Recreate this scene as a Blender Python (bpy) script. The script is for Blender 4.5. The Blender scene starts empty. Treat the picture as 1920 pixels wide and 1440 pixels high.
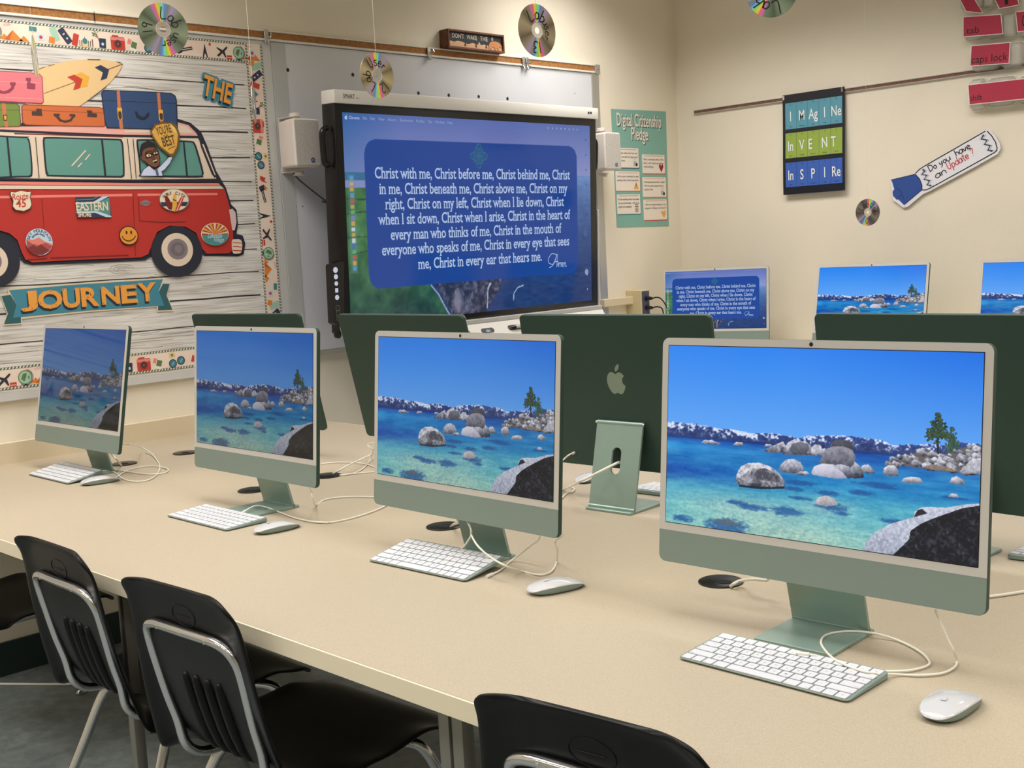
import bpy, bmesh, math, random
import numpy as np
from math import sin, cos, pi, radians
from mathutils import Vector, Matrix
random.seed(7)
SC = bpy.context.scene
COL = SC.collection

# ------------------------------------------------------------------ camera
CAM_F=2211.378
CAM_C=(3.91176,-1.04208,1.36239)
CAM_R=(1.454635,0.052687,0.786415)
cam = bpy.data.cameras.new('camera')
cam.sensor_fit = 'HORIZONTAL'
cam.sensor_width = 36.0
cam.lens = CAM_F * 36.0 / 1920.0
cam.clip_start = 0.05
co = bpy.data.objects.new('camera', cam)
COL.objects.link(co)
co.location = CAM_C
co.rotation_euler = CAM_R
SC.camera = co

# ------------------------------------------------------------------ world, lights, exposure
wd = bpy.data.worlds.new('world')
SC.world = wd
wd.use_nodes = True
wd.node_tree.nodes['Background'].inputs[0].default_value = (1.0, 0.93, 0.82, 1)
wd.node_tree.nodes['Background'].inputs[1].default_value = 0.02
SC.view_settings.view_transform = 'Standard'
SC.view_settings.look = 'None'
SC.view_settings.gamma = 1.0
SC.view_settings.use_curve_mapping = False
SC.view_settings.exposure = 0.0
SC.cycles.use_denoising = True
CEIL = 2.75
FLOOR = 0.04
TOP = 0.74

def troffer(x, y, power, lx=1.15, ly=0.55):
    l = bpy.data.lights.new('troffer_light', 'AREA')
    l.shape = 'RECTANGLE'
    l.size, l.size_y = lx, ly
    l.energy = power
    l.color = (1.0, 0.97, 0.935)
    l.spread = radians(140)
    o = bpy.data.objects.new('troffer_light', l)
    COL.objects.link(o)
    o.location = (x, y, CEIL - 0.03)
    return o
for tx, pw in ((0.8, 20), (2.3, 14), (3.9, 12), (5.6, 16)):
    for ty in (-3.2, -1.3, 0.6, 3.1):  # rearmost row, unseen behind the camera, added for fill; closer columns for even light
        troffer(tx, ty, pw)

# ------------------------------------------------------------------ materials
def lin(c):
    return tuple(((v / 255.0) / 12.92 if v / 255.0 <= 0.04045 else ((v / 255.0 + 0.055) / 1.055) ** 2.4) for v in c)

_mats = {}
def mat(name, rgb, rough=0.6, metal=0.0, spec=0.5, emit=0.0, coat=0.0, trans=0.0, alpha=1.0):
    if name in _mats:
        return _mats[name]
    m = bpy.data.materials.new(name)
    m.use_nodes = True
    b = m.node_tree.nodes['Principled BSDF']
    c = lin(rgb) + (1,)
    b.inputs['Base Color'].default_value = c
    b.inputs['Roughness'].default_value = rough
    b.inputs['Metallic'].default_value = metal
    b.inputs['Specular IOR Level'].default_value = spec
    b.inputs['Coat Weight'].default_value = coat
    b.inputs['Transmission Weight'].default_value = trans
    b.inputs['Alpha'].default_value = alpha
    if emit:
        b.inputs['Emission Color'].default_value = c
        b.inputs['Base Color'].default_value = (0.02, 0.02, 0.02, 1)
        b.inputs['Emission Strength'].default_value = emit
    _mats[name] = m
    return m

def N(m, t, **kw):
    n = m.node_tree.nodes.new(t)
    for k, v in kw.items():
        setattr(n, k, v)
    return n

def mottle(m, rgb2, scale, detail=3.0, lo=0.4, hi=0.6, bump=0.0, bscale=None, stretch=None):
    """two tones of one colour mixed by noise, and an optional fine bump"""
    nt = m.node_tree
    b = nt.nodes['Principled BSDF']
    tc = N(m, 'ShaderNodeTexCoord')
    mp = N(m, 'ShaderNodeMapping')
    if stretch:
        mp.inputs['Scale'].default_value = stretch
    nt.links.new(tc.outputs['Object'], mp.inputs[0])
    nz = N(m, 'ShaderNodeTexNoise')
    nz.inputs['Scale'].default_value = scale
    nz.inputs['Detail'].default_value = detail
    nt.links.new(mp.outputs[0], nz.inputs['Vector'])
    cr = N(m, 'ShaderNodeValToRGB')
    cr.color_ramp.elements[0].position = lo
    cr.color_ramp.elements[1].position = hi
    cr.color_ramp.elements[0].color = b.inputs['Base Color'].default_value
    cr.color_ramp.elements[1].color = lin(rgb2) + (1,)
    nt.links.new(nz.outputs[0], cr.inputs[0])
    nt.links.new(cr.outputs[0], b.inputs['Base Color'])
    if bump:
        n2 = N(m, 'ShaderNodeTexNoise')
        n2.inputs['Scale'].default_value = bscale or scale
        nt.links.new(mp.outputs[0], n2.inputs['Vector'])
        bp = N(m, 'ShaderNodeBump')
        bp.inputs['Strength'].default_value = bump
        bp.inputs['Distance'].default_value = 0.002
        nt.links.new(n2.outputs[0], bp.inputs['Height'])
        nt.links.new(bp.outputs[0], b.inputs['Normal'])
    return m

WALL = mottle(mat('wall_paint', (237, 227, 208), 0.75, spec=0.25), (235, 225, 206), 3.0, bump=0.25, bscale=220)
CEILM = mottle(mat('ceiling_tile', (226, 222, 210), 0.9), (214, 209, 196), 60)
FLOORM = mottle(mat('vinyl_floor', (134, 140, 138), 0.55), (112, 119, 118), 26.0, 6.0, 0.35, 0.65)
TABLEM = mottle(mat('table_laminate', (190, 176, 153), 0.5, spec=0.35), (174, 160, 137), 700, 2.0, 0.42, 0.62)
TEDGE = mat('table_edge', (234, 222, 194), 0.45)
BASEB = mat('dark_green_base', (26, 44, 44), 0.5)
TRIMW = mat('cream_trim', (216, 200, 170), 0.55)
ALU = mat('brushed_aluminium', (196, 194, 188), 0.38, 0.7)
CORK = mottle(mat('cork_strip', (168, 118, 66), 0.9), (150, 100, 52), 90)
WBOARD = mottle(mat('whiteboard_enamel', (216, 217, 221), 0.3), (210, 211, 216), 2.0)
BLACK = mat('black_plastic', (14, 14, 16), 0.32)
CHROME = mat('chrome', (205, 205, 205), 0.16, 1.0)
SHELL = mottle(mat('black_shell', (9, 9, 10), 0.34, spec=0.22), (12, 12, 13), 30, bump=0.05, bscale=500)
LEGM = mat('table_leg_steel', (132, 130, 122), 0.4, 0.6)
WHITE = mat('white_plastic', (226, 222, 214), 0.4)
SPKW = mat('speaker_white', (222, 212, 203), 0.5)
CORD = mat('white_cord', (232, 229, 214), 0.5)
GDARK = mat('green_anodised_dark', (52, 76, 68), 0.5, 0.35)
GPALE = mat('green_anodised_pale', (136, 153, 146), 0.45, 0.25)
GSTAND = mat('green_stand', (148, 170, 160), 0.38, 0.4)
BEZEL = mat('screen_bezel', (204, 201, 196), 0.3)
KEYW = mat('key_white', (214, 214, 218), 0.45)
KEYG = mat('key_legend', (150, 150, 155), 0.5)
MOUSE = mat('mouse_white', (204, 203, 204), 0.12, coat=0.5)
LOGOG = mat('logo_pale_green', (138, 156, 142), 0.3, 0.5)
LOGOW = mat('logo_grey', (196, 196, 202), 0.3)
INK = mat('ink_black', (16, 14, 16), 0.6)
NAVY = mat('ink_navy', (30, 38, 56), 0.7)

# ------------------------------------------------------------------ mesh building
def frame(o, u, v, w):
    o, u, v, w = Vector(o), Vector(u), Vector(v), Vector(w)
    return lambda a, b, c=0.0: o + u * a + v * b + w * c
XYZ = frame((0, 0, 0), (1, 0, 0), (0, 1, 0), (0, 0, 1))
WA = lambda off=0.0: frame((off, 0, 0), (0, 1, 0), (0, 0, 1), (1, 0, 0))          # back wall: (y, z, out)
WB = lambda off=0.0: frame((0, 4.16 - off, 0), (1, 0, 0), (0, 0, 1), (0, -1, 0))   # right wall: (x, z, out)

def circle(cx, cy, rx, ry=None, n=32, a0=0.0, a1=2 * pi):
    ry = rx if ry is None else ry
    full = abs(a1 - a0 - 2 * pi) < 1e-6
    k = n if full else n + 1
    return [(cx + rx * cos(a0 + (a1 - a0) * i / n), cy + ry * sin(a0 + (a1 - a0) * i / n)) for i in range(k)]

def rrect(x0, y0, x1, y1, r, n=5):
    pts = []
    for cx, cy, a in ((x1 - r, y1 - r, 0), (x0 + r, y1 - r, pi / 2), (x0 + r, y0 + r, pi), (x1 - r, y0 + r, 1.5 * pi)):
        for i in range(n + 1):
            t = a + pi / 2 * i / n
            pts.append((cx + r * cos(t), cy + r * sin(t)))
    return pts

def spline(pts, n=8, closed=False):
    P = [Vector(q) for q in pts]
    if len(P) < 3:
        return P
    out = []
    m = len(P)
    rng = range(m if closed else m - 1)
    for i in rng:
        p1, p2 = P[i], P[(i + 1) % m]
        p0 = P[i - 1] if (i > 0 or closed) else p1 * 2 - p2
        p3 = P[(i + 2) % m] if (i + 2 < m or closed) else p2 * 2 - p1
        for k in range(n):
            t = k / n
            out.append(0.5 * ((2 * p1) + (p2 - p0) * t + (2 * p0 - 5 * p1 + 4 * p2 - p3) * t * t + (3 * p1 - p0 - 3 * p2 + p3) * t ** 3))
    if not closed:
        out.append(P[-1])
    return out

_text = {}
def text_mesh(s, bold=0.0, serif=False):
    key = (s, bold, serif)
    if key in _text:
        return _text[key]
    cu = bpy.data.curves.new('lettering', 'FONT')
    cu.body = s
    cu.size = 1.0
    cu.offset = bold
    cu.resolution_u = 3
    ob = bpy.data.objects.new('lettering', cu)
    me = bpy.data.meshes.new_from_object(ob)
    vs = [(v.co.x, v.co.y) for v in me.vertices]
    fs = [list(f.vertices) for f in me.polygons]
    if serif:
        cnt = {}
        for f in fs:
            for i in range(len(f)):
                e = tuple(sorted((f[i], f[i - 1])))
                cnt[e] = cnt.get(e, 0) + 1
        for (a, b), k in list(cnt.items()):
            if k != 1:
                continue
            (x0, y0), (x1, y1) = vs[a], vs[b]
            L = abs(x1 - x0)
            if abs(y1 - y0) < 0.004 and 0.05 < L < 0.19:
                c = (x0 + x1) / 2
                y = (y0 + y1) / 2
                low = y < 0.06
                if not low and y < 0.4:
                    continue
                l, r = (c - L * 0.98, c + L * 0.98) if low else (c - L * 1.0, c + L * (0.62))
                h = 0.055 if low else -0.06
                i0 = len(vs)
                vs += [(l, y), (r, y), (r, y + h), (l, y + h)]
                fs.append([i0, i0 + 1, i0 + 2, i0 + 3] if low else [i0 + 3, i0 + 2, i0 + 1, i0])
    xs = [v[0] for v in vs] or [0]
    ys = [v[1] for v in vs] or [0]
    bpy.data.objects.remove(ob)
    bpy.data.curves.remove(cu)
    bpy.data.meshes.remove(me)
    _text[key] = (vs, fs, min(xs), max(xs), min(ys), max(ys))
    return _text[key]

GLYPH = {  # single-stroke handwriting, cell 1 high
    'L': (.6, [[(.05, 1), (.05, 0), (.55, 0)]]), 'a': (.55, [[(.45, .5), (.2, .55), (.03, .25), (.18, 0), (.42, .15), (.46, .55), (.5, 0)]]),
    'b': (.55, [[(.05, 1), (.05, 0), (.3, 0), (.48, .25), (.3, .52), (.06, .4)]]), 'u': (.55, [[(.03, .55), (.06, .1), (.25, 0), (.45, .2), (.47, .55), (.5, 0)]]),
    's': (.45, [[(.4, .5), (.15, .55), (.06, .4), (.35, .2), (.3, 0), (.03, .03)]]), 'e': (.5, [[(.05, .3), (.42, .32), (.3, .56), (.08, .45), (.06, .12), (.25, 0), (.45, .08)]]),
    'r': (.42, [[(.06, .55), (.08, 0)], [(.08, .35), (.2, .53), (.38, .5)]]), '1': (.25, [[(.1, 1), (.1, 0)]]),
    '9': (.5, [[(.42, .9), (.15, 1), (.05, .72), (.25, .55), (.42, .75), (.42, .9), (.38, 0)]]), '2': (.5, [[(.05, .8), (.2, 1), (.42, .85), (.35, .5), (.04, .02), (.48, .02)]]),
    '3': (.5, [[(.05, .95), (.35, .98), (.4, .72), (.15, .53), (.42, .45), (.42, .1), (.2, 0), (.03, .08)]]), '0': (.5, [[(.25, 1), (.05, .7), (.06, .2), (.25, 0), (.44, .25), (.43, .75), (.25, 1)]]),
    '7': (.5, [[(.03, 1), (.45, 1), (.2, 0)]]), 'D': (.62, [[(.05, 1), (.08, 0)], [(.0, 1), (.45, .85), (.56, .45), (.35, .08), (.05, 0)]]),
    'o': (.5, [[(.25, .55), (.05, .3), (.22, 0), (.43, .25), (.28, .55)]]), 'y': (.5, [[(.05, .55), (.1, .2), (.3, .18), (.42, .55)], [(.42, .55), (.35, .05), (.1, -.35)]]),
    'h': (.52, [[(.06, 1), (.06, 0)], [(.06, .35), (.25, .55), (.42, .4), (.44, 0)]]), 'v': (.48, [[(.03, .55), (.2, .02), (.42, .55)]]),
    'n': (.52, [[(.05, .55), (.07, 0)], [(.07, .35), (.25, .55), (.42, .4), (.44, 0)]]), 'U': (.6, [[(.05, 1), (.06, .25), (.25, 0), (.45, .2), (.5, 1)]]),
    'p': (.52, [[(.06, .55), (.06, -.4)], [(.06, .4), (.28, .55), (.45, .28), (.28, 0), (.06, .08)]]), 'd': (.52, [[(.44, .45), (.2, .55), (.04, .25), (.2, 0), (.42, .12)], [(.46, 1), (.46, 0)]]),
    't': (.42, [[(.2, .9), (.2, .08), (.36, 0)], [(.02, .62), (.38, .62)]]), '?': (.45, [[(.05, .8), (.2, 1), (.4, .85), (.25, .5), (.2, .28)], [(.2, .06), (.21, 0)]]),
    ' ': (.35, [])}

class MB:
    def __init__(self):
        self.v, self.f, self.m, self.mats = [], [], [], []
    def mi(self, m):
        if m not in self.mats:
            self.mats.append(m)
        return self.mats.index(m)
    def add(self, vs, fs, m):
        i0 = len(self.v)
        k = self.mi(m)
        self.v += [tuple(q) for q in vs]
        for f in fs:
            self.f.append([i + i0 for i in f])
            self.m.append(k)
        return self
    def box(self, x0, x1, y0, y1, z0, z1, m, xf=XYZ):
        vs = [xf(x, y, z) for z in (z0, z1) for y in (y0, y1) for x in (x0, x1)]
        return self.add(vs, [[0, 2, 3, 1], [4, 5, 7, 6], [0, 1, 5, 4], [2, 6, 7, 3], [0, 4, 6, 2], [1, 3, 7, 5]], m)
    def rbox(self, x0, x1, y0, y1, z0, z1, m, r=0.004, seg=2, xf=XYZ):
        bm = bmesh.new()
        bmesh.ops.create_cube(bm, size=1.0)
        for v in bm.verts:
            v.co = Vector(((x0 + x1) / 2 + v.co.x * (x1 - x0), (y0 + y1) / 2 + v.co.y * (y1 - y0), (z0 + z1) / 2 + v.co.z * (z1 - z0)))
        bmesh.ops.bevel(bm, geom=bm.edges[:], offset=r, segments=seg, affect='EDGES', profile=0.5)
        bm.verts.index_update()
        self.add([xf(*v.co) for v in bm.verts], [[v.index for v in f.verts] for f in bm.faces], m)
        bm.free()
        return self
    def prism(self, out, c0, c1, m, xf=XYZ, mside=None, bev=0.0):
        n = len(out)
        area = sum(out[i - 1][0] * out[i][1] - out[i][0] * out[i - 1][1] for i in range(n))
        if area < 0:
            out = out[::-1]
        cx, cy = sum(q[0] for q in out) / n, sum(q[1] for q in out) / n
        rings = [(out, c0), (out, c1)]
        if bev:
            ins = inset(out, bev)
            rings = [(ins, c0), (out, c0 + bev), (out, c1 - bev), (ins, c1)]
        vs = [xf(a, b, c) for ring, c in rings for a, b in ring]
        fs = [list(range(n - 1, -1, -1)), list(range((len(rings) - 1) * n, len(rings) * n))]
        self.add(vs, fs, m)
        sf = []
        for r in range(len(rings) - 1):
            for i in range(n):
                j = (i + 1) % n
                sf.append([r * n + i, r * n + j, (r + 1) * n + j, (r + 1) * n + i])
        self.add(vs, sf, mside or m)
        return self
    def flat(self, out, h, m, xf=XYZ):
        n = len(out)
        area = sum(out[i - 1][0] * out[i][1] - out[i][0] * out[i - 1][1] for i in range(n))
        if area < 0:
            out = out[::-1]
        return self.add([xf(q[0], q[1], h) for q in out], [list(range(n))], m)
    def stroke(self, pts, w, h, m, xf=XYZ):
        P = [Vector((q[0], q[1])) for q in pts]
        n = len(P)
        if n < 2:
            return self
        L, R = [], []
        for i in range(n):
            d = (P[min(i + 1, n - 1)] - P[max(i - 1, 0)])
            if d.length < 1e-9:
                d = Vector((1, 0))
            d.normalize()
            e = Vector((-d.y, d.x)) * w / 2
            L.append(P[i] + e)
            R.append(P[i] - e)
        vs = [xf(q.x, q.y, h) for q in L] + [xf(q.x, q.y, h) for q in R]
        return self.add(vs, [[n + i, n + i + 1, i + 1, i] for i in range(n - 1)], m)
    def tube(self, path, r, m, seg=8, caps=True, xf=XYZ):
        P = [Vector(q) for q in path]
        n = len(P)
        rs = r if isinstance(r, (list, tuple)) else [r] * n
        T = []
        for i in range(n):
            d = P[min(i + 1, n - 1)] - P[max(i - 1, 0)]
            T.append(d.normalized() if d.length > 1e-9 else Vector((0, 0, 1)))
        up = Vector((0, 0, 1)) if abs(T[0].z) < 0.9 else Vector((1, 0, 0))
        u = T[0].cross(up).normalized()
        vs = []
        for i in range(n):
            u = (u - T[i] * u.dot(T[i]))
            u = u.normalized() if u.length > 1e-6 else T[i].orthogonal().normalized()
            w = T[i].cross(u)
            for k in range(seg):
                a = 2 * pi * k / seg
                q = P[i] + (u * cos(a) + w * sin(a)) * rs[i]
                vs.append(xf(*q))
        fs = [[i * seg + k, i * seg + (k + 1) % seg, (i + 1) * seg + (k + 1) % seg, (i + 1) * seg + k] for i in range(n - 1) for k in range(seg)]
        if caps:
            fs += [list(range(seg - 1, -1, -1)), list(range((n - 1) * seg, n * seg))]
        return self.add(vs, fs, m)
    def lathe(self, prof, m, seg=32, xf=XYZ):
        vs = [xf(r * cos(2 * pi * k / seg), r * sin(2 * pi * k / seg), z) for r, z in prof for k in range(seg)]
        fs = [[i * seg + k, i * seg + (k + 1) % seg, (i + 1) * seg + (k + 1) % seg, (i + 1) * seg + k] for i in range(len(prof) - 1) for k in range(seg)]
        return self.add(vs, fs, m)
    def text(self, s, x, y, h, m, w=None, size=None, cap=None, bold=0.0, serif=False, rot=0.0, shear=0.0, xf=XYZ, align='L', xs=1.0):
        """lettering with its base line starting at (x, y); cap = capital height, w = total width"""
        vs, fs, x0, x1, y0, y1 = text_mesh(s, bold, serif)
        sy = (cap / 0.729) if cap else size
        sx = w / (x1 - x0) if w else sy * xs
        W = (x1 - x0) * sx
        ox = {'L': 0, 'C': -W / 2, 'R': -W}[align]
        c, sn = cos(rot), sin(rot)
        out = []
        for a, b in vs:
            p, q = (a - x0) * sx + ox, b * sy
            p += q * shear
            out.append(xf(x + p * c - q * sn, y + p * sn + q * c, h))
        return self.add(out, fs, m)
    def hand(self, s, x, y, size, h, m, pen=0.08, rot=0.0, xs=1.0, xf=XYZ):
        c, sn = cos(rot), sin(rot)
        ox = 0.0
        for ch in s:
            w, strokes = GLYPH[ch]
            for k, st in enumerate(strokes):
                pts = spline([Vector((a, b, 0)) for a, b in st], 4) if len(st) > 2 else [Vector((a, b, 0)) for a, b in st]
                q = [((ox + p.x) * size * xs, p.y * size) for p in pts]
                self.stroke([(x + a * c - b * sn, y + a * sn + b * c) for a, b in q], pen * size, h + 2e-5 * k, m, xf)
            ox += w
        return self
    def build(self, name, parent=None, loc=(0, 0, 0), smooth=None):
        me = bpy.data.meshes.new(name)
        L = Vector(loc)
        me.from_pydata([tuple(Vector(q) - L) for q in self.v], [], self.f)
        for m in self.mats:
            me.materials.append(m)
        me.polygons.foreach_set('material_index', self.m)
        if smooth is not None:
            me.shade_smooth()
            me.set_sharp_from_angle(angle=radians(smooth))
        me.update()
        o = bpy.data.objects.new(name, me)
        COL.objects.link(o)
        o.location = loc
        if parent:
            o.parent = parent
        return o

def inset(out, d):
    n = len(out)
    res = []
    for i in range(n):
        p0, p1, p2 = Vector(out[i - 1]), Vector(out[i]), Vector(out[(i + 1) % n])
        d1, d2 = (p1 - p0), (p2 - p1)
        if d1.length < 1e-9:
            d1 = d2
        if d2.length < 1e-9:
            d2 = d1
        d1.normalize()
        d2.normalize()
        nn = Vector((-d1.y - d2.y, d1.x + d2.x))
        if nn.length < 1e-6:
            nn = Vector((-d1.y, d1.x))
        nn.normalize()
        k = max(0.4, nn.dot(Vector((-d1.y, d1.x))))
        q = p1 + nn * d / k
        res.append((q.x, q.y))
    return res

def tag(o, label, cat, group=None, kind=None):
    if label:
        o['label'] = label
    if cat:
        o['category'] = cat
    if group:
        o['group'] = group
    if kind:
        o['kind'] = kind
    return o

def empty(name, loc, rz=0.0, label=None, cat=None, group=None):
    o = bpy.data.objects.new(name, None)
    COL.objects.link(o)
    o.location = loc
    o.rotation_euler = (0, 0, rz)
    o.empty_display_size = 0.05
    return tag(o, label, cat, group)

def struct(o):
    o['kind'] = 'structure'
    return o

def copy_tree(o, parent=None):
    c = o.copy()
    COL.objects.link(c)
    if parent:
        c.parent = parent
    for ch in list(o.children):
        copy_tree(ch, c)
    return c

# ------------------------------------------------------------------ room shell
X1, Y0, Y1 = 7.6, -4.6, 4.16
def slab(name, x0, x1, y0, y1, z0, z1, m):
    return struct(MB().box(x0, x1, y0, y1, z0, z1, m).build(name, loc=((x0 + x1) / 2, (y0 + y1) / 2, z0)))
slab('floor', -0.1, X1 + 0.1, Y0 - 0.1, Y1 + 0.1, FLOOR - 0.1, FLOOR, FLOORM)
slab('ceiling', -0.1, X1 + 0.1, Y0 - 0.1, Y1 + 0.1, CEIL, CEIL + 0.1, CEILM)
slab('wall_back', -0.1, 0.0, Y0 - 0.1, Y1 + 0.1, FLOOR, CEIL, WALL)
slab('wall_right', 0.0, X1 + 0.1, Y1, Y1 + 0.1, FLOOR, CEIL, WALL)
slab('wall_left', 0.0, X1 + 0.1, Y0 - 0.1, Y0, FLOOR, CEIL, WALL)
slab('wall_front', X1, X1 + 0.1, Y0, Y1, FLOOR, CEIL, WALL)
struct(MB().box(0.0, 0.012, Y0, Y1, FLOOR, FLOOR + 0.112, BASEB).build('baseboard_back', loc=(0, 0, FLOOR)))
struct(MB().box(0.012, X1, Y1 - 0.012, Y1, FLOOR, FLOOR + 0.112, BASEB).build('baseboard_right', loc=(0, Y1, FLOOR)))

# ------------------------------------------------------------------ long table (two rows back to back)
TX1 = 4.75
table = empty('computer_table', (2.4, 0.79, FLOOR), 0, 'long cream laminate table carrying the two back-to-back rows of green computers', 'table')
def local(o):
    return o.location
mb = MB()
mb.box(0.022, TX1, 0.0, 1.573, TOP - 0.0305, TOP, TEDGE)
mb.add([(0.022, 0.004, TOP + 0.0004), (TX1, 0.004, TOP + 0.0004), (TX1, 1.569, TOP + 0.0004), (0.022, 1.569, TOP + 0.0004)], [[0, 1, 2, 3]], TABLEM)
mb.tube([(0.022, 0.0015, TOP - 0.0015), (TX1, 0.0015, TOP - 0.0015)], 0.0016, TEDGE, 8)
mb.build('tabletop', table, (0, 0, 0)).location = -Vector(table.location)
def tleg(x, y):
    b = MB().rbox(x - 0.0125, x + 0.0125, y - 0.0125, y + 0.0125, FLOOR + 0.012, TOP - 0.031, LEGM, 0.004)
    b.lathe([(0.0, FLOOR), (0.012, FLOOR), (0.0145, FLOOR + 0.012), (0.0, FLOOR + 0.014)], BLACK, 12, frame((x, y, 0), (1, 0, 0), (0, 1, 0), (0, 0, 1)))
    b.build('leg', table, (0, 0, 0), 40).location = -Vector(table.location)
for x, y in ((0.10, 0.06), (1.60, 0.06), (2.622, 0.06), (2.652, 0.06), (4.6, 0.06), (0.10, 1.5), (1.617, 1.5), (2.615, 1.5), (4.6, 1.5)):
    tleg(x, y)
mb = MB().box(0.15, 4.55, 0.74, 0.78, TOP - 0.10, TOP - 0.031, LEGM)
mb.build('support_beam', table, (0, 0, 0)).location = -Vector(table.location)

t = MB().rbox(0.001, 0.022, -1.9, 1.573, TOP - 0.01, 0.811, TRIMW, 0.002, 1).build('trim_1', loc=(0, 0, TOP))
struct(t)

# counter along the right wall that carries the far row of computers
ctr = empty('wall_counter', (2.4, 3.75, FLOOR), 0, 'cream counter along the right wall under the far row of computers', 'counter')
MB().box(0.02, 6.5, 3.36, 4.155, TOP - 0.032, TOP, TEDGE).build('countertop', ctr).location = -Vector(ctr.location)
for x in (0.06, 2.2, 4.4, 6.4):
    MB().rbox(x - 0.025, x + 0.025, 3.42, 4.1, FLOOR, TOP - 0.033, LEGM, 0.004).build('support_panel', ctr).location = -Vector(ctr.location)

# ------------------------------------------------------------------ cable grommets let into the table
def grommet():
    b = MB()
    b.lathe([(0.0405, 0.0), (0.0405, 0.0022), (0.038, 0.0034), (0.0, 0.0036)], BLACK, 40)
    g = b.build('cable_grommet', smooth=35)
    MB().prism(circle(0.012, -0.006, 0.014, 0.012, 20), 0.0034, 0.0042, mat('grommet_hole', (3, 3, 3), 0.9)).build('cable_hole', g)
    return g
g0 = grommet()
gl = [(2.686, 0.669, 'round black cable grommet left of the nearest computer stand'), (1.927, 0.674, 'round black cable grommet beside the stand of the second nearest computer'),
      (1.156, 0.663, 'round black cable grommet behind the third computer, half hidden by its stand'), (0.399, 0.672, 'round black cable grommet beside the farthest facing computer'),
      (0.398, 0.888, 'round black cable grommet at the left edge of the third computer, near the wall'), (1.173, 0.899, 'round black cable grommet at the right edge of the third computer')]
for i, (x, y, lab) in enumerate(gl):
    g = g0 if i == 0 else copy_tree(g0)
    g.location = (x, y, TOP + 0.0005)
    tag(g, lab, 'grommet', 'cable grommets in the table')

# ------------------------------------------------------------------ wallpaper picture shown on the screens
def vnoise(h, w, cells, seed, ay=1.0):
    r = np.random.RandomState(seed)
    gh, gw = max(2, int(cells * h / w * ay)) + 2, int(cells) + 2
    g = r.rand(gh, gw)
    y = np.linspace(0, gh - 2.001, h)
    x = np.linspace(0, gw - 2.001, w)
    yi, xi = y.astype(int), x.astype(int)
    fy, fx = (y - yi)[:, None], (x - xi)[None, :]
    fy, fx = fy * fy * (3 - 2 * fy), fx * fx * (3 - 2 * fx)
    a, b, c, d = g[np.ix_(yi, xi)], g[np.ix_(yi, xi + 1)], g[np.ix_(yi + 1, xi)], g[np.ix_(yi + 1, xi + 1)]
    return (a * (1 - fx) + b * fx) * (1 - fy) + (c * (1 - fx) + d * fx) * fy
def fbm(h, w, cells, seed, ay=1.0, octs=4):
    s, k, t = 0, 1.0, 0
    for o in range(octs):
        s = s + k * vnoise(h, w, cells * 2 ** o, seed + o, ay)
        t += k
        k *= 0.55
    return s / t

class Canvas:
    def __init__(self, w, h):
        self.w, self.h = w, h
        self.c = np.zeros((h, w, 3))
        self.V, self.U = np.meshgrid((np.arange(h) + 0.5) / h, (np.arange(w) + 0.5) / w, indexing='ij')
    def mask(self, pts):
        m = np.zeros((self.h, self.w), bool)
        us, vs = [p[0] for p in pts], [p[1] for p in pts]
        x0, x1 = max(0, int(min(us) * self.w) - 1), min(self.w, int(max(us) * self.w) + 2)
        y0, y1 = max(0, int(min(vs) * self.h) - 1), min(self.h, int(max(vs) * self.h) + 2)
        if x1 <= x0 or y1 <= y0:
            return m
        U, V = self.U[y0:y1, x0:x1], self.V[y0:y1, x0:x1]
        s = np.zeros(U.shape, bool)
        n = len(pts)
        for i in range(n):
            (xa, ya), (xb, yb) = pts[i - 1], pts[i]
            if ya == yb:
                continue
            s ^= ((ya > V) != (yb > V)) & (U < (xb - xa) * (V - ya) / (yb - ya) + xa)
        m[y0:y1, x0:x1] = s
        return m
    def fill(self, m, rgb, a=1.0):
        a = (m * a)[..., None]
        self.c = self.c * (1 - a) + np.array(rgb, float) * a
    def ell(self, u, v, ru, rv):
        return ((self.U - u) / ru) ** 2 + ((self.V - v) / rv) ** 2
    def line(self, pts, wd, rgb, asp):
        for (a, b), (c, d) in zip(pts[:-1], pts[1:]):
            dx, dy = (c - a) * asp, d - b
            L = max(1e-9, dx * dx + dy * dy)
            t = np.clip(((self.U - a) * asp * dx + (self.V - b) * dy) / L, 0, 1)
            dd = ((self.U - a) * asp - t * dx) ** 2 + (self.V - b - t * dy) ** 2
            self.fill(dd < wd * wd, rgb)

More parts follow.
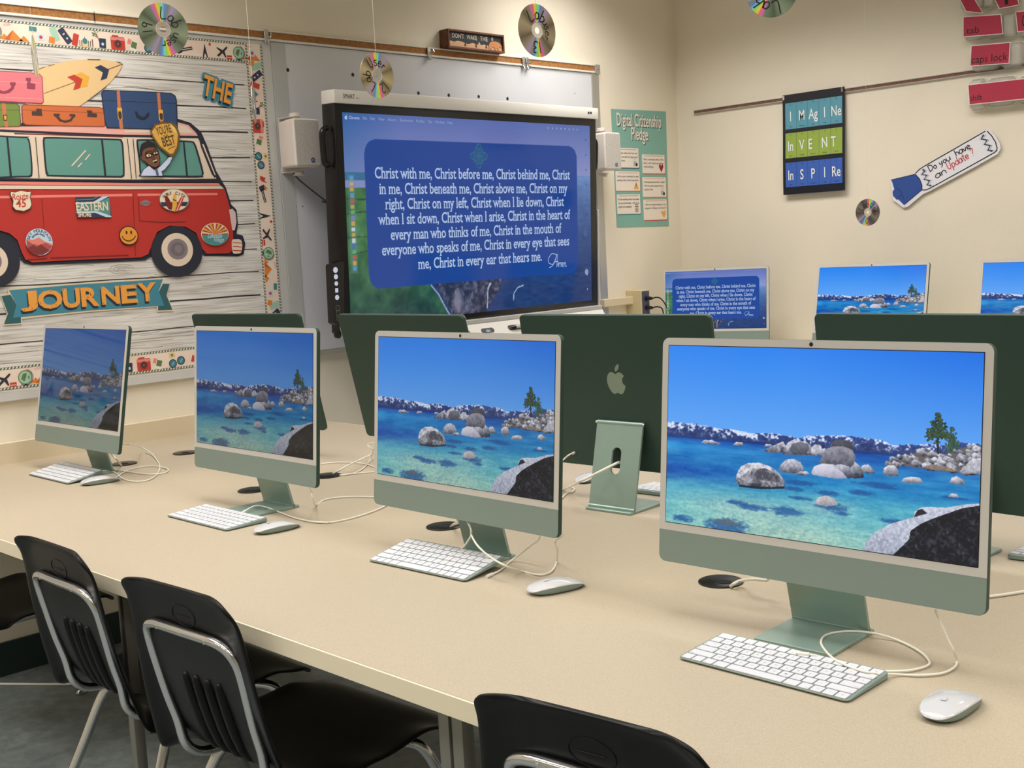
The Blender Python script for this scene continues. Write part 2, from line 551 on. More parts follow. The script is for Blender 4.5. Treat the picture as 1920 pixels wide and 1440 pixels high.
def paint_lake():
    W, H = 620, 349
    K = Canvas(W, H)
    n1, n2 = fbm(H, W, 60, 3), fbm(H, W, 160, 11)
    hz = 0.505
    # sky
    t = np.clip(K.V / hz, 0, 1)[..., None]
    top = np.array((38, 124, 238)) * (0.25 + 0 * t) + np.array((48, 138, 246)) * 0.75
    K.c = top * (1 - t) + np.array((104, 172, 250)) * t
    K.c -= (np.clip(K.U - 0.45, 0, 1) * np.clip(1 - t[..., 0] * 1.1, 0, 1))[..., None] * np.array((34, 36, 22))
    # water
    wv = np.clip((K.V - hz) / (1 - hz), 0, 1)
    st = [(0, (14, 74, 160)), (0.07, (22, 92, 178)), (0.2, (34, 128, 196)), (0.38, (38, 138, 198)), (0.55, (80, 172, 200)), (0.8, (112, 190, 198)), (1.0, (124, 194, 192))]
    wc = np.stack([np.interp(wv, [s[0] for s in st], [s[1][k] for s in st]) for k in range(3)], -1)
    s1 = fbm(H, W, 14, 21, 7.0, 5) - 0.5
    s2 = fbm(H, W, 70, 31, 3.0, 3) - 0.5
    wc += (s1 * 120 * (1 - 0.35 * wv) + s2 * 110 * wv + (n2 - .5) * 60 * wv)[..., None] * np.array((0.55, 0.5, 0.28))
    left = np.exp(-((K.V - 0.70) / 0.06) ** 2) * np.clip(1 - K.U * 2.1, 0, 1)
    wc -= left[..., None] * np.array((30, 62, 26))
    lt = np.exp(-((K.V - 0.555) / 0.03) ** 2) * np.clip(1 - K.U * 1.6, 0, 1)
    wc += lt[..., None] * np.array((22, 50, 36))
    sandy = np.exp(-K.ell(0.30, 0.86, 0.22, 0.06)) + np.exp(-K.ell(0.45, 0.98, 0.3, 0.09)) + np.exp(-K.ell(0.57, 0.80, 0.08, 0.04))
    wc += np.clip(sandy, 0, 1)[..., None] * np.array((40, 10, -2)) * (0.6 + n2[..., None])
    K.c = np.where((K.V > hz)[..., None], wc, K.c)
    # mountains
    ridge = [(-0.0052,0.433),(0.0489,0.4298),(0.1085,0.4327),(0.1924,0.4468),(0.2363,0.4462),(0.2857,0.457),(0.3339,0.4574),(0.3693,0.4483),(0.4103,0.4569),(0.439,0.4559),(0.4675,0.4648),(0.5009,0.4479),(0.5448,0.4395),(0.5826,0.439),(0.6303,0.4311),(0.6669,0.4384),(0.7027,0.4362),(0.7333,0.4492),(0.7485,0.4615),(0.7879,0.4585),(0.8024,0.4506),(0.8266,0.4506),(0.8645,0.4395),(0.9021,0.4465),(0.9385,0.4236),(0.9746,0.4242),(1.0058,0.4271)]
    rv = np.interp((np.arange(W) + 0.5) / W, [r[0] for r in ridge], [r[1] for r in ridge]) + (fbm(2, W, 90, 5)[0] - 0.5) * 0.012
    dep = (K.V - rv[None, :]) / np.maximum(hz - rv[None, :], 0.01)
    mm = (dep > 0) & (K.V <= hz)
    mt = np.array((62, 84, 150)) * (1 - dep[..., None] * 0.25)
    m1 = vnoise(H, W, 150, 41, 1.2) * .45 + vnoise(H, W, 237, 42, 1.1) * .3 + vnoise(H, W, 61, 43, 1.5) * .45
    sn = np.clip((m1 + 0.42 * (1 - dep) - 0.28 * np.abs(K.U - 0.28) - 0.78) * 4.5, 0, 1) * np.clip((1.0 - dep) * 2.2, 0, 1)
    mt = mt * (1 - sn[..., None] * .9) + np.array((218, 230, 250)) * sn[..., None] * .9 + (m1[..., None] - .6) * 60
    K.c = np.where(mm[..., None], mt, K.c)
    K.fill((np.abs(K.V - hz - 0.004) < 0.006), (22, 54, 128), 0.7)
    # shadows under the water
    for u, v, ru, rv2 in [(0.3166,0.8559,95,18),(0.2614,0.8391,65,13),(0.4314,0.8547,100,27),(0.2264,0.9748,150,42),(0.5808,0.8006,100,20),(0.6691,0.7145,68,17),(0.5661,0.7328,74,14),(0.4785,0.7769,78,10),(0.4771,0.6959,95,14),(0.4551,0.7317,62,14),(0.7067,0.6626,125,11),(0.6107,0.8294,52,11),(0.76,0.8351,68,14),(0.9294,0.6884,68,9),(0.0645,0.9678,75,20),(0.7322,0.675,105,6)]:
        e = K.ell(u, v, ru / 1830.0, rv2 / 1020.0) + (fbm(H, W, 90, 77, 2.5, 2) - 0.5) * 1.5
        K.fill(np.clip(1.25 - e, 0, 1) ** .8, (28, 84, 152), 0.8)
    u, v = [(0.2261,0.9558)][0]
    K.fill(np.clip(1.2 - K.ell(u, v, 0.055, 0.018) - (n2 - 0.5) * 2, 0, 1), (112, 104, 104), 0.7)
    def rock(pts, hi=(222, 222, 234), lo=(52, 56, 72), k=1.0, amp=0.5):
        m = K.mask(pts)
        us, vs = [p[0] for p in pts], [p[1] for p in pts]
        s = (K.U - min(us)) / max(1e-6, max(us) - min(us))
        q = (K.V - min(vs)) / max(1e-6, max(vs) - min(vs))
        L = np.clip(1.08 - k * (0.95 * q ** 1.4 + 0.22 * s) + (n2 - 0.5) * amp * 1.1 + (n1 - 0.5) * amp * .8, 0, 1)[..., None]
        K.c = np.where(m[..., None], np.array(lo) * (1 - L) + np.array(hi) * L, K.c)
    # far rocks and heap behind the stack
    rock([(0.131,0.5316),(0.1424,0.5155),(0.1554,0.5186),(0.1681,0.5121),(0.181,0.5219),(0.2,0.525),(0.1939,0.5354),(0.1493,0.5387)], amp=.8)
    rock([(0.2439,0.5303),(0.256,0.5126),(0.2775,0.5115),(0.282,0.5287),(0.2625,0.5352)])
    rock([(0.3529,0.5243),(0.3586,0.5106),(0.3762,0.51),(0.3823,0.5202)])
    rock([(0.3474,0.551),(0.3764,0.521),(0.3937,0.5075),(0.4166,0.4879),(0.4262,0.5139),(0.4245,0.546),(0.3887,0.5523)], k=.9, amp=.8)
    rock([(0.4172,0.5243),(0.4367,0.487),(0.4507,0.4761),(0.4735,0.482),(0.4902,0.4779),(0.5101,0.5021),(0.5136,0.5462),(0.469,0.553),(0.4177,0.5553)], k=.9, amp=.8)
    rock([(0.5075,0.5114),(0.521,0.4898),(0.5375,0.4911),(0.5444,0.5105),(0.5384,0.5443),(0.5109,0.5484)], k=.8, amp=.8)
    rock([(0.5379,0.5159),(0.5513,0.5051),(0.5597,0.5171),(0.552,0.5448),(0.5329,0.5477)])
    rock([(0.4373,0.526),(0.4482,0.4963),(0.4735,0.482),(0.4988,0.4902),(0.5031,0.5165),(0.4914,0.5451),(0.4492,0.5505)], (120,124,138), (40,44,58), .7)
    # rocky point on the right with two pines
    r = random.Random(5)
    reg = [(0.7351,0.5552),(0.7595,0.5242),(0.7864,0.51),(0.8083,0.51),(0.8271,0.4805),(0.8508,0.4662),(0.8722,0.4738),(0.8934,0.4822),(0.912,0.4843),(0.9391,0.4575),(0.9659,0.4375),(1.0059,0.4318),(1.0082,0.5639),(0.9591,0.5652),(0.9227,0.5658),(0.8667,0.5629),(0.8092,0.56),(0.7799,0.5581),(0.7452,0.5604)]
    K.fill(K.mask(reg), (104, 98, 98))
    tr = [(0.8814,0.3838),(0.8841,0.486)]
    K.line(tr, 0.006, (48, 44, 60), 16 / 9)
    for poly in ([(0.8816,0.2893),(0.8896,0.3172),(0.8948,0.3493),(0.9009,0.3813),(0.8968,0.408),(0.8782,0.4137),(0.8639,0.4066),(0.8671,0.3691),(0.872,0.3274)], [(0.9218,0.3624),(0.9289,0.4021),(0.9333,0.4421),(0.9301,0.4653),(0.9117,0.4664),(0.9118,0.4207)]):
        K.fill(K.mask(poly) & (fbm(H, W, 150, 91, 1.2, 2) > .30), (42, 66, 54))
    for cu, cv, cr in [(0.881,0.3058,16),(0.8838,0.3342,30),(0.8701,0.3523,26),(0.8959,0.3574,26),(0.8636,0.386,34),(0.8847,0.3833,44),(0.9035,0.3932,22),(0.8569,0.4075,24),(0.8758,0.4108,36),(0.9105,0.3964,14)]:
        for k in range(22):
            a, q = r.random() * 6.28, r.random() ** .5
            K.fill(np.clip(1.5 - K.ell(cu + cos(a) * q * cr * .78 / 1830, cv + sin(a) * q * cr / 1020, .0034, .0052), 0, 1) > .5, r.choice([(46, 72, 56), (58, 84, 60), (36, 58, 52), (78, 92, 56)]))
    for cu, cv, cr in [(0.9214,0.3665,12),(0.9242,0.3946,22),(0.9202,0.4236,30),(0.9295,0.4345,24),(0.9137,0.449,26),(0.9253,0.4555,30)]:
        for k in range(16):
            a, q = r.random() * 6.28, r.random() ** .5
            K.fill(np.clip(1.5 - K.ell(cu + cos(a) * q * cr * .8 / 1830, cv + sin(a) * q * cr / 1020, .0032, .005), 0, 1) > .5, r.choice([(58, 92, 76), (70, 102, 78), (48, 78, 70)]))
    ym = [q[1] for q in reg]
    xm = [q[0] for q in reg]
    cand = []
    for k in range(260):
        u, v = r.uniform(min(xm), max(xm)), r.uniform(min(ym), max(ym))
        if K.mask(reg)[min(H - 1, int(v * H)), min(W - 1, int(u * W))]:
            cand.append((v, u))
    for v, u in sorted(cand)[::2]:
        a = r.uniform(.006, .019)
        pts = [(u + cos(t) * a * r.uniform(.75, 1.1), v + sin(t) * a * 1.25 * r.uniform(.75, 1.1)) for t in [i * 2 * pi / 9 for i in range(7)]]
        rock(pts, r.choice([(226, 228, 238), (206, 208, 220), (170, 168, 176)]), (50, 52, 66), 1.15, .8)
    K.fill(K.mask(reg) & (K.ell(.885, .565, .05, .02) + (n1 - .5) * 3 < .8), (142, 122, 100), .8)
    rock([(0.9501,0.5651),(0.9629,0.5226),(0.9759,0.4964),(0.9981,0.4889),(1.0076,0.5273),(1.0082,0.5639)], k=.5)
    # stack and boulders standing in the water
    rock([(0.6619,0.5973),(0.6692,0.5728),(0.6872,0.5681),(0.7029,0.593),(0.7073,0.6094),(0.6802,0.6132)])
    rock([(0.5703,0.5024),(0.5751,0.4708),(0.5936,0.4551),(0.6202,0.4542),(0.6362,0.4686),(0.6431,0.5075),(0.6263,0.503),(0.5945,0.5033)], (86, 88, 100), (30, 32, 44), .6)
    rock([(0.6305,0.5982),(0.6429,0.5571),(0.6589,0.5762),(0.6724,0.6085),(0.6744,0.6358),(0.6445,0.6454)], (190,192,206), lo=(44,48,64), k=1.1)
    rock([(0.5326,0.5896),(0.5439,0.5505),(0.5541,0.5091),(0.5782,0.4924),(0.6102,0.4879),(0.6368,0.5015),(0.6473,0.5347),(0.6432,0.5718),(0.6305,0.5965),(0.6118,0.5821),(0.5798,0.5847),(0.5528,0.589)], (150,152,166), (52,55,70), .75, .6)
    rock([(0.5107,0.6361),(0.5201,0.6032),(0.5472,0.5837),(0.5798,0.5847),(0.6068,0.6022),(0.6231,0.6256),(0.6261,0.6452),(0.5863,0.6549),(0.5484,0.6501),(0.5154,0.6478)], (222,220,236), (130,132,156), .7, .35)
    rock([(0.5772,0.5912),(0.6011,0.5786),(0.6277,0.5856),(0.6439,0.6134),(0.6459,0.64),(0.6261,0.6478),(0.6098,0.6209)], (206,206,222), (56,60,80), 1.1, .4)
    rock([(0.4047,0.6405),(0.4128,0.6071),(0.4297,0.5817),(0.4524,0.5745),(0.4753,0.5881),(0.4859,0.6179),(0.4845,0.637),(0.4537,0.6513),(0.4194,0.6508)], (216,216,230), (70,74,92), 1.0, .6)
    rock([(0.4622,0.6507),(0.4761,0.6357),(0.4985,0.6337),(0.5048,0.6443),(0.4876,0.6544),(0.468,0.657)])
    rock([(0.2597,0.7356),(0.2602,0.6883),(0.2735,0.6437),(0.3006,0.6205),(0.3366,0.6129),(0.3723,0.6256),(0.402,0.6528),(0.4229,0.6903),(0.4264,0.7253),(0.386,0.7383),(0.3148,0.7442),(0.2722,0.7446)], (226,226,236), (60,62,76), 0.9, .9)
    K.fill(np.clip(1.2 - K.ell(*[(0.3554,0.6719)][0], .055, .038) + (n2 - .5) * 3, 0, 1) * K.mask([(0.2834,0.6843),(0.3131,0.6465),(0.3608,0.6386),(0.4081,0.6719),(0.4202,0.7018),(0.3619,0.7059),(0.302,0.7045)]), (48, 50, 64), .8)
    K.fill(K.mask([(0.266,0.7439),(0.3147,0.7405),(0.3859,0.7347),(0.4263,0.7216),(0.4237,0.7367),(0.3508,0.7523),(0.2723,0.754)]), (24, 36, 52), .9)
    rock([(0.73,0.6072),(0.733,0.5769),(0.7453,0.5621),(0.7626,0.5593),(0.7744,0.5827),(0.7749,0.6096),(0.7512,0.6154)], k=.8)
    rock([(0.7837,0.6358),(0.7907,0.6177),(0.81,0.6076),(0.8342,0.6083),(0.8455,0.6263),(0.8347,0.6366),(0.8009,0.6386)], k=.6)
    rock([(0.9181,0.6188),(0.9232,0.5942),(0.9367,0.5821),(0.9529,0.597),(0.9614,0.6173),(0.942,0.6217)], k=.7)
    rock([(0.9146,0.6848),(0.9244,0.6665),(0.9382,0.6671),(0.944,0.6838)], k=.6)
    rock([(0.5251,0.7961),(0.5339,0.7613),(0.5582,0.7459),(0.5827,0.7543),(0.5977,0.7856),(0.5619,0.8019)], (214,208,212), (112,110,124), .7, .5)
    # big foreground boulder
    rock([(0.8185,0.8127),(0.825,0.7744),(0.8414,0.7501),(0.8698,0.7424),(0.9142,0.7389),(0.8704,0.7762)], (214,218,232), (110,116,136), .5, .6)
    K.fill(K.mask([(0.8185,0.8127),(0.8321,0.7646),(0.8454,0.7567),(0.8634,0.7778),(0.8375,0.8017)]), (44, 44, 54))
    big = K.mask([(0.6781,0.999),(0.6861,0.9511),(0.7108,0.902),(0.7552,0.8489),(0.8087,0.8115),(0.8609,0.775),(0.9072,0.7403),(0.9527,0.7153),(1.0062,0.6994),(1.0072,1.0076),(0.7678,1.002),(0.7278,1.0024)])
    L = np.clip(0.78 + (n2 - .5) * 0.9 - np.clip(K.V - .88, 0, 1) * 2.2, 0, 1)[..., None]
    K.c = np.where(big[..., None], np.array((108, 114, 138)) * (1 - L) + np.array((216, 222, 238)) * L, K.c)
    dk = K.mask([(0.7629,1.005),(0.7869,0.9598),(0.8105,0.9118),(0.8146,0.8688),(0.8428,0.8289),(0.8755,0.7966),(0.9078,0.7697),(0.953,0.7323),(1.0063,0.7066),(1.0073,1.0092)])
    L = np.clip((n2 - .45) * 1.3 + (n1 - .5) * .9, 0, 1)[..., None]
    K.c = np.where(dk[..., None], np.array((22, 24, 34)) * (1 - L) + np.array((104, 108, 122)) * L, K.c)
    return np.clip(K.c, 0, 255)

def paint_grid(mb_name, img, w, h, mats, y=0.0):
    """a flat screen face in the x-z plane facing -y, w by h, its lower edge at z=0, showing img point by point"""
    H, W = img.shape[:2]
    xs = (np.arange(W) / (W - 1) - 0.5) * w
    zs = (1 - np.arange(H) / (H - 1)) * h
    X, Z = np.meshgrid(xs, zs)
    co = np.stack([X, np.full_like(X, y), Z], -1).reshape(-1, 3).astype(np.float32)
    i = (np.arange(H - 1)[:, None] * W + np.arange(W - 1)[None, :]).ravel()
    q = np.stack([i + W, i + W + 1, i + 1, i], 1).ravel().astype(np.int32)
    me = bpy.data.meshes.new(mb_name)
    me.vertices.add(H * W)
    me.vertices.foreach_set('co', co.ravel())
    nf = len(q) // 4
    me.loops.add(nf * 4)
    me.loops.foreach_set('vertex_index', q)
    me.polygons.add(nf)
    me.polygons.foreach_set('loop_start', np.arange(0, nf * 4, 4, dtype=np.int32))
    s = img / 255.0
    l = np.where(s <= 0.04045, s / 12.92, ((s + 0.055) / 1.055) ** 2.4)
    a = me.color_attributes.new('picture', 'FLOAT_COLOR', 'POINT')
    a.data.foreach_set('color', np.concatenate([l, np.ones((H, W, 1))], -1).ravel().astype(np.float32))
    for m in mats:
        me.materials.append(m)
    me.update()
    me.validate()
    return me

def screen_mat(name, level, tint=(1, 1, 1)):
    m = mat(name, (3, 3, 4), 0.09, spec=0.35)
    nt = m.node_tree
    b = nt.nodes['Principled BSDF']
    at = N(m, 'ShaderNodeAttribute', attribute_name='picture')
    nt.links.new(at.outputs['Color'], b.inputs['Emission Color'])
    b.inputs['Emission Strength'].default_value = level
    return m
SCREENS = {k: screen_mat('lit_screen_' + k, v) for k, v in (('bright', 0.95), ('clear', 0.72), ('soft', 0.42), ('dim', 0.26))}  # lower levels imitate the fall-off of screens seen at a slant

# ------------------------------------------------------------------ the all-in-one computer
BW, SW, SH = 0.547, 0.5204, 0.2927
CH, BT = 0.0671, 0.0133
BH = CH + SH + BT
ZB = 0.087
lake = paint_grid('screen', paint_lake(), SW, SH, [SCREENS['bright']])

def apple(mb, cx, cz, s, h, m, xf):
    """bitten apple with a leaf; s = height of the body"""
    body = [(0, .86), (-.14, .94), (-.32, .93), (-.46, .78), (-.52, .52), (-.45, .22), (-.30, -.0), (-.16, -.05), (0, -.0), (.16, -.05), (.30, 0), (.42, .18), (.48, .34),
            (.36, .44), (.33, .58), (.37, .70), (.46, .80), (.34, .92), (.16, .95)]
    pts = [(q.x * s + cx, q.y * s + cz) for q in spline([Vector((a, b, 0)) for a, b in body[:13]], 4)]
    pts += [(q.x * s + cx, q.y * s + cz) for q in spline([Vector((a, b, 0)) for a, b in body[12:17]], 4)[1:]]
    pts += [(q.x * s + cx, q.y * s + cz) for q in spline([Vector((a, b, 0)) for a, b in body[16:] + body[:1]], 4)[1:-1]]
    mb.flat(pts, h, m, xf)
    leaf = [(.0, 1.0), (.02, 1.16), (.14, 1.30), (.24, 1.32), (.22, 1.16), (.12, 1.03)]
    mb.flat([(q.x * s + cx, q.y * s + cz) for q in spline([Vector((a, b, 0)) for a, b in leaf], 4, True)], h, m, xf)

FRONT = frame((0, 0, 0), (1, 0, 0), (0, 0, 1), (0, -1, 0))   # (x, z, out of the front)
BACK = frame((0, 0, 0), (-1, 0, 0), (0, 0, 1), (0, 1, 0))

def make_computer():
    root = empty('desktop_computer', (0, 0, 0))
    xf = FRONT
    out = rrect(-BW / 2, 0, BW / 2, BH, 0.013, 6)
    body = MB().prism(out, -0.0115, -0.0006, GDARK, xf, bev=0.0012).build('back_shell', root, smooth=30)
    up = [q for q in rrect(-BW / 2 + .0004, -.05, BW / 2 - .0004, BH - .0004, 0.0125, 6) if q[1] > 0]
    CHN = 0.0535
    MB().prism([(-BW / 2 + .0004, CHN)] + [(BW / 2 - .0004, CHN)] + up, -0.0008, 0.0, BEZEL, xf).build('front_bezel', body)
    dn = [q for q in rrect(-BW / 2 + .0004, .0004, BW / 2 - .0004, .3, 0.0125, 6) if q[1] < .2]
    MB().prism(dn + [(BW / 2 - .0004, CHN), (-BW / 2 + .0004, CHN)], -0.0008, -0.0001, GPALE, xf).build('chin', body)
    sc = bpy.data.objects.new('screen', lake)
    COL.objects.link(sc)
    sc.parent = body
    sc.location = (0, -0.0006, CH)
    fr = MB()
    for a, b, c, d in ((-SW / 2 - .0012, SW / 2 + .0012, CH - .0012, CH + SH + .0012),):
        fr.flat([(a, c), (b, c), (b, d), (a, d)], 0.0002, mat('screen_edge', (10, 12, 18), .3), xf)
    fr.build('screen_border', body)
    MB().flat(circle(0, BH - .0066, .0032, n=24), .0003, mat('lens_black', (8, 8, 20), .1), xf).build('webcam', body)
    lg = MB()
    apple(lg, 0, 0.188, 0.052, 0.0118, LOGOG, BACK)
    lg.build('logo', body)
    for i, x in enumerate((-.205, -.19)):
        MB().flat(rrect(x - .0012, .10, x + .0012, .109, .001, 3), .0117, BLACK, BACK).build('port', body)
    # stand: foot plate and leaning neck with an oval cable hole, joined by a small bend
    sw = 0.066
    st = MB()
    st.prism(rrect(-sw, -.045, sw, .092, .003, 3), 0.0, 0.0058, GSTAND, XYZ, bev=0.001)
    d = Vector((0, .025 - .0725, .2 - .004)).normalized()
    nk = frame((0, .0725, .004), (1, 0, 0), d, (0, d.z, -d.y))
    Ln = .2
    hole = [(0.0135 * cos(a), .112 + (0.018 if sin(a) > 1e-6 else -.018 if sin(a) < -1e-6 else 0) + .0135 * sin(a)) for a in [pi / 2 + i * pi / 12 for i in range(13)]]
    left = [(0, 0), (0, .071)] + [(x, y) for x, y in hole[::-1]] + [(0, Ln), (-sw, Ln), (-sw, 0)]
    st.prism(left, 0.0, 0.0055, GSTAND, nk)
    st.prism([(-x, y) for x, y in left], 0.0, 0.0055, GSTAND, nk)
    st.tube([(-sw, .0755, .0075), (sw, .0755, .0075)], .0045, GSTAND, 10)
    s_o = st.build('stand', root, smooth=30)
    MB().tube([(-sw, .0275, .199), (sw, .0275, .199)], .0052, GSTAND, 12).tube([(-sw - .004, .0285, .199), (-sw, .0285, .199)], .004, CHROME, 12).tube([(sw, .0285, .199), (sw + .004, .0285, .199)], .004, CHROME, 12).build('hinge', s_o, smooth=40)
    return root
comp0 = make_computer()
_first = [True]
def place_computer(x, y, yaw, tilt, zb, label, group, level='bright', mesh=None):
    """(x, y) = middle of the display's lower front edge, zb its height over the desk"""
    o = comp0 if _first[0] else copy_tree(comp0)
    _first[0] = False
    oy = .0107 - .113 * math.tan(tilt)
    o.location = (x + sin(yaw) * oy, y - cos(yaw) * oy, TOP + .0006)
    o.rotation_euler = (0, 0, yaw)
    tag(o, label, 'computer', group)
    for ch in o.children:
        if ch.name.startswith('back_shell'):
            ch.location = (0, oy, zb)
            ch.rotation_euler = (-tilt, 0, 0)
            for s in ch.children:
                if s.name.startswith('screen') and 'border' not in s.name:
                    if mesh:
                        s.data = mesh
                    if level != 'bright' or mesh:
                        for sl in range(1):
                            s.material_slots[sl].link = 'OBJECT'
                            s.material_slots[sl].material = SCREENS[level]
    return o
FG, BG, WG = 'computers in the front row of the table', 'computers seen from behind on the table', 'computers on the counter along the right wall'
place_computer(2.9725, .4856, .0333, .0958, ZB, 'nearest and largest green all-in-one computer showing the lake picture', FG)
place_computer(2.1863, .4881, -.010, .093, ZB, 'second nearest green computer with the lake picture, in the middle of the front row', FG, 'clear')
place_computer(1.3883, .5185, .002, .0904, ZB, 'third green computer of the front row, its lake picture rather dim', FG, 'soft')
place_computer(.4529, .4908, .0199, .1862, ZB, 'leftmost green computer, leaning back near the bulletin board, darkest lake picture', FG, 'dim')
place_computer(.670, 1.055, 3.231, .195, .091, 'dark green computer back rising behind the third computer, in front of the bulletin board', BG)
place_computer(1.418, 1.077, 3.119, .208, .091, 'dark green computer back standing in front of the big display\'s lower left corner', BG)
place_computer(2.147, 1.077, 3.194, .143, ZB, 'computer seen from behind with the apple emblem and its stand in full view', BG)
place_computer(2.933, 1.096, 3.099, .114, ZB, 'dark green computer back behind the nearest computer at the right edge', BG)

# ------------------------------------------------------------------ big interactive display on the back wall
TVC, TVU, TVV, TVN = (0.27500,2.40800,1.49200), (-0.02000,0.99980,0.00000), (0.04297,0.00086,0.99908), (0.99888,0.01998,-0.04298)
TVW, TVH = 1.428, 0.80

def paint_coast():
    W, H = 420, 236
    K = Canvas(W, H)
    n1, n2 = fbm(H, W, 30, 53), fbm(H, W, 110, 61)
    hz = 0.285
    t = np.clip(K.V / hz, 0, 1)[..., None]
    K.c = np.array((96, 118, 188)) * (1 - t) + np.array((146, 148, 206)) * t
    K.c -= np.clip(1 - K.U * 5, 0, 1)[..., None] * np.array((40, 14, 14))
    K.c += (np.clip(K.U - .6, 0, 1) * t[..., 0])[..., None] * np.array((0, 20, 10))
    sea = K.V > hz
    d = np.clip((K.V - hz) / (1 - hz), 0, 1)[..., None]
    rip = (fbm(H, W, 40, 71, 3.0, 3) - .5)[..., None]
    sc = np.array((112, 148, 206)) * (1 - d) ** 2 + np.array((34, 62, 118)) * (1 - (1 - d) ** 2) + rip * 26
    K.c = np.where(sea[..., None], sc, K.c)
    K.fill((K.V > .275) & (K.V < .312) & (K.U < .2), (58, 116, 156))
    K.fill((K.V > .312) & (K.V < .35) & (K.U < .14), (140, 150, 208))
    gm = K.mask([(-.02, .35), (.09, .345), (.15, .46), (.22, .6), (.295, .83), (.34, .92), (.37, 1.02), (-.02, 1.02)])
    g = np.array((58, 112, 72)) + (n1 - .5)[..., None] * np.array((70, 80, 40)) - np.clip(K.V - .62, 0, 1)[..., None] * np.array((60, 84, -12)) + np.clip(.12 - abs(K.V - .56), 0, 1)[..., None] * 120
    K.c = np.where(gm[..., None], g, K.c)
    for a in ([(0, .40), (.12, .405)], [(.0, .47), (.06, .46), (.14, .48)], [(.0, .58), (.2, .575)], [(.02, .66), (.16, .62)]):
        K.line(a, .003, (36, 84, 54), 16 / 9)
    cm = K.mask([(.295, .80), (.48, .79), (.60, .80), (.57, .88), (.50, 1.02), (.38, 1.02), (.34, .9)])
    L = np.clip((n2 - .35) * 1.5 + (n1 - .5), 0, 1)[..., None]
    K.c = np.where(cm[..., None], np.array((38, 46, 74)) * (1 - L) + np.array((142, 140, 166)) * L, K.c)
    K.fill(np.clip(1.3 - K.ell(.395, .93, .02, .06) - (n2 - .5) * 3, 0, 1), (150, 146, 168), .8)
    for a in ([(.528, .85), (.520, .89), (.518, .94), (.516, .98)], [(.534, .85), (.52, .875)], [(.675, .875), (.650, .885), (.632, .915), (.63, .95)], [(.295, .835), (.32, .88), (.345, .95), (.365, 1.0)]):
        K.line(a, .0034, (170, 190, 220), 16 / 9)
    # text panel
    e = 0.04
    x0, x1, y0, y1 = .070, .934, .120, .832
    dx = np.maximum(np.maximum(x0 + e - K.U, K.U - x1 + e), 0) * 16 / 9
    dy = np.maximum(np.maximum(y0 + e * 16 / 9 - K.V, K.V - y1 + e * 16 / 9), 0)
    K.fill((dx ** 2 + dy ** 2) < (e * 16 / 9) ** 2, (28, 72, 156))
    # interlaced green knot
    cu, cv = .497, .187
    P = []
    for i in range(121):
        a = 2 * pi * i / 120
        rr = .045 + .016 * cos(4 * a)
        P.append((cu + rr * cos(a) * 9 / 16, cv + rr * sin(a)))
    K.line(P, .0025, (40, 124, 132), 16 / 9)
    for ox, oy in ((.019, 0), (-.019, 0), (0, .019), (0, -.019), (.014, .014), (-.014, .014), (.014, -.014), (-.014, -.014)):
        K.line([(cu + (ox + .022 * cos(2 * pi * i / 24)) * 9 / 16, cv + oy + .022 * sin(2 * pi * i / 24)) for i in range(25)], .002, (38, 112, 138), 16 / 9)
    # dock at the left
    r = random.Random(3)
    K.fill((abs(K.U - .022) < .012) & (K.V > .29) & (K.V < .75), (120, 150, 160), .35)
    for k in range(17):
        v = .303 + k * .0265
        K.fill((abs(K.U - .022) < .0065) & (abs(K.V - v) < .0095), r.choice([(230, 236, 245), (90, 170, 235), (220, 90, 90), (100, 200, 120), (235, 180, 80), (150, 130, 225), (60, 120, 210)]), .8)
    for k in range(11):
        v = .08 + k * .085
        K.fill(K.ell(.978, v, .003, .005) < 1, (40, 60, 120) if k < 9 else (210, 222, 240), .8)
    K.fill(K.ell(.975, .83, .009, .016) < 1, (150, 170, 205))
    K.fill(K.ell(.972, .61, .010, .018) < 1, (70, 100, 160))
    return np.clip(K.c, 0, 255)

TXT = mat('lit_text', (190, 212, 248), .3, emit=0.74)
TXT2 = mat('lit_text_faint', (170, 196, 236), .3, emit=0.6)
LINES = [("Christ with me, Christ before me, Christ behind me, Christ", [(-0.5685,0.1597),(0.5706,0.1567)]),
         ("in me, Christ beneath me, Christ above me, Christ on my", [(-0.5495,0.1011),(0.5527,0.0959)]),
         ("right, Christ on my left, Christ when I lie down, Christ", [(-0.5222,0.0434),(0.5267,0.0362)]),
         ("when I sit down, Christ when I arise, Christ in the heart of", [(-0.5613,-0.0151),(0.5693,-0.0229)]),
         ("every man who thinks of me, Christ in the mouth of", [(-0.4995,-0.0755),(0.5075,-0.0826)]),
         ("everyone who speaks of me, Christ in every eye that sees", [(-0.5469,-0.132),(0.5597,-0.1439)]),
         ("me, Christ in every ear that hears me.", [(-0.3628,-0.197),(0.3729,-0.2026)])]
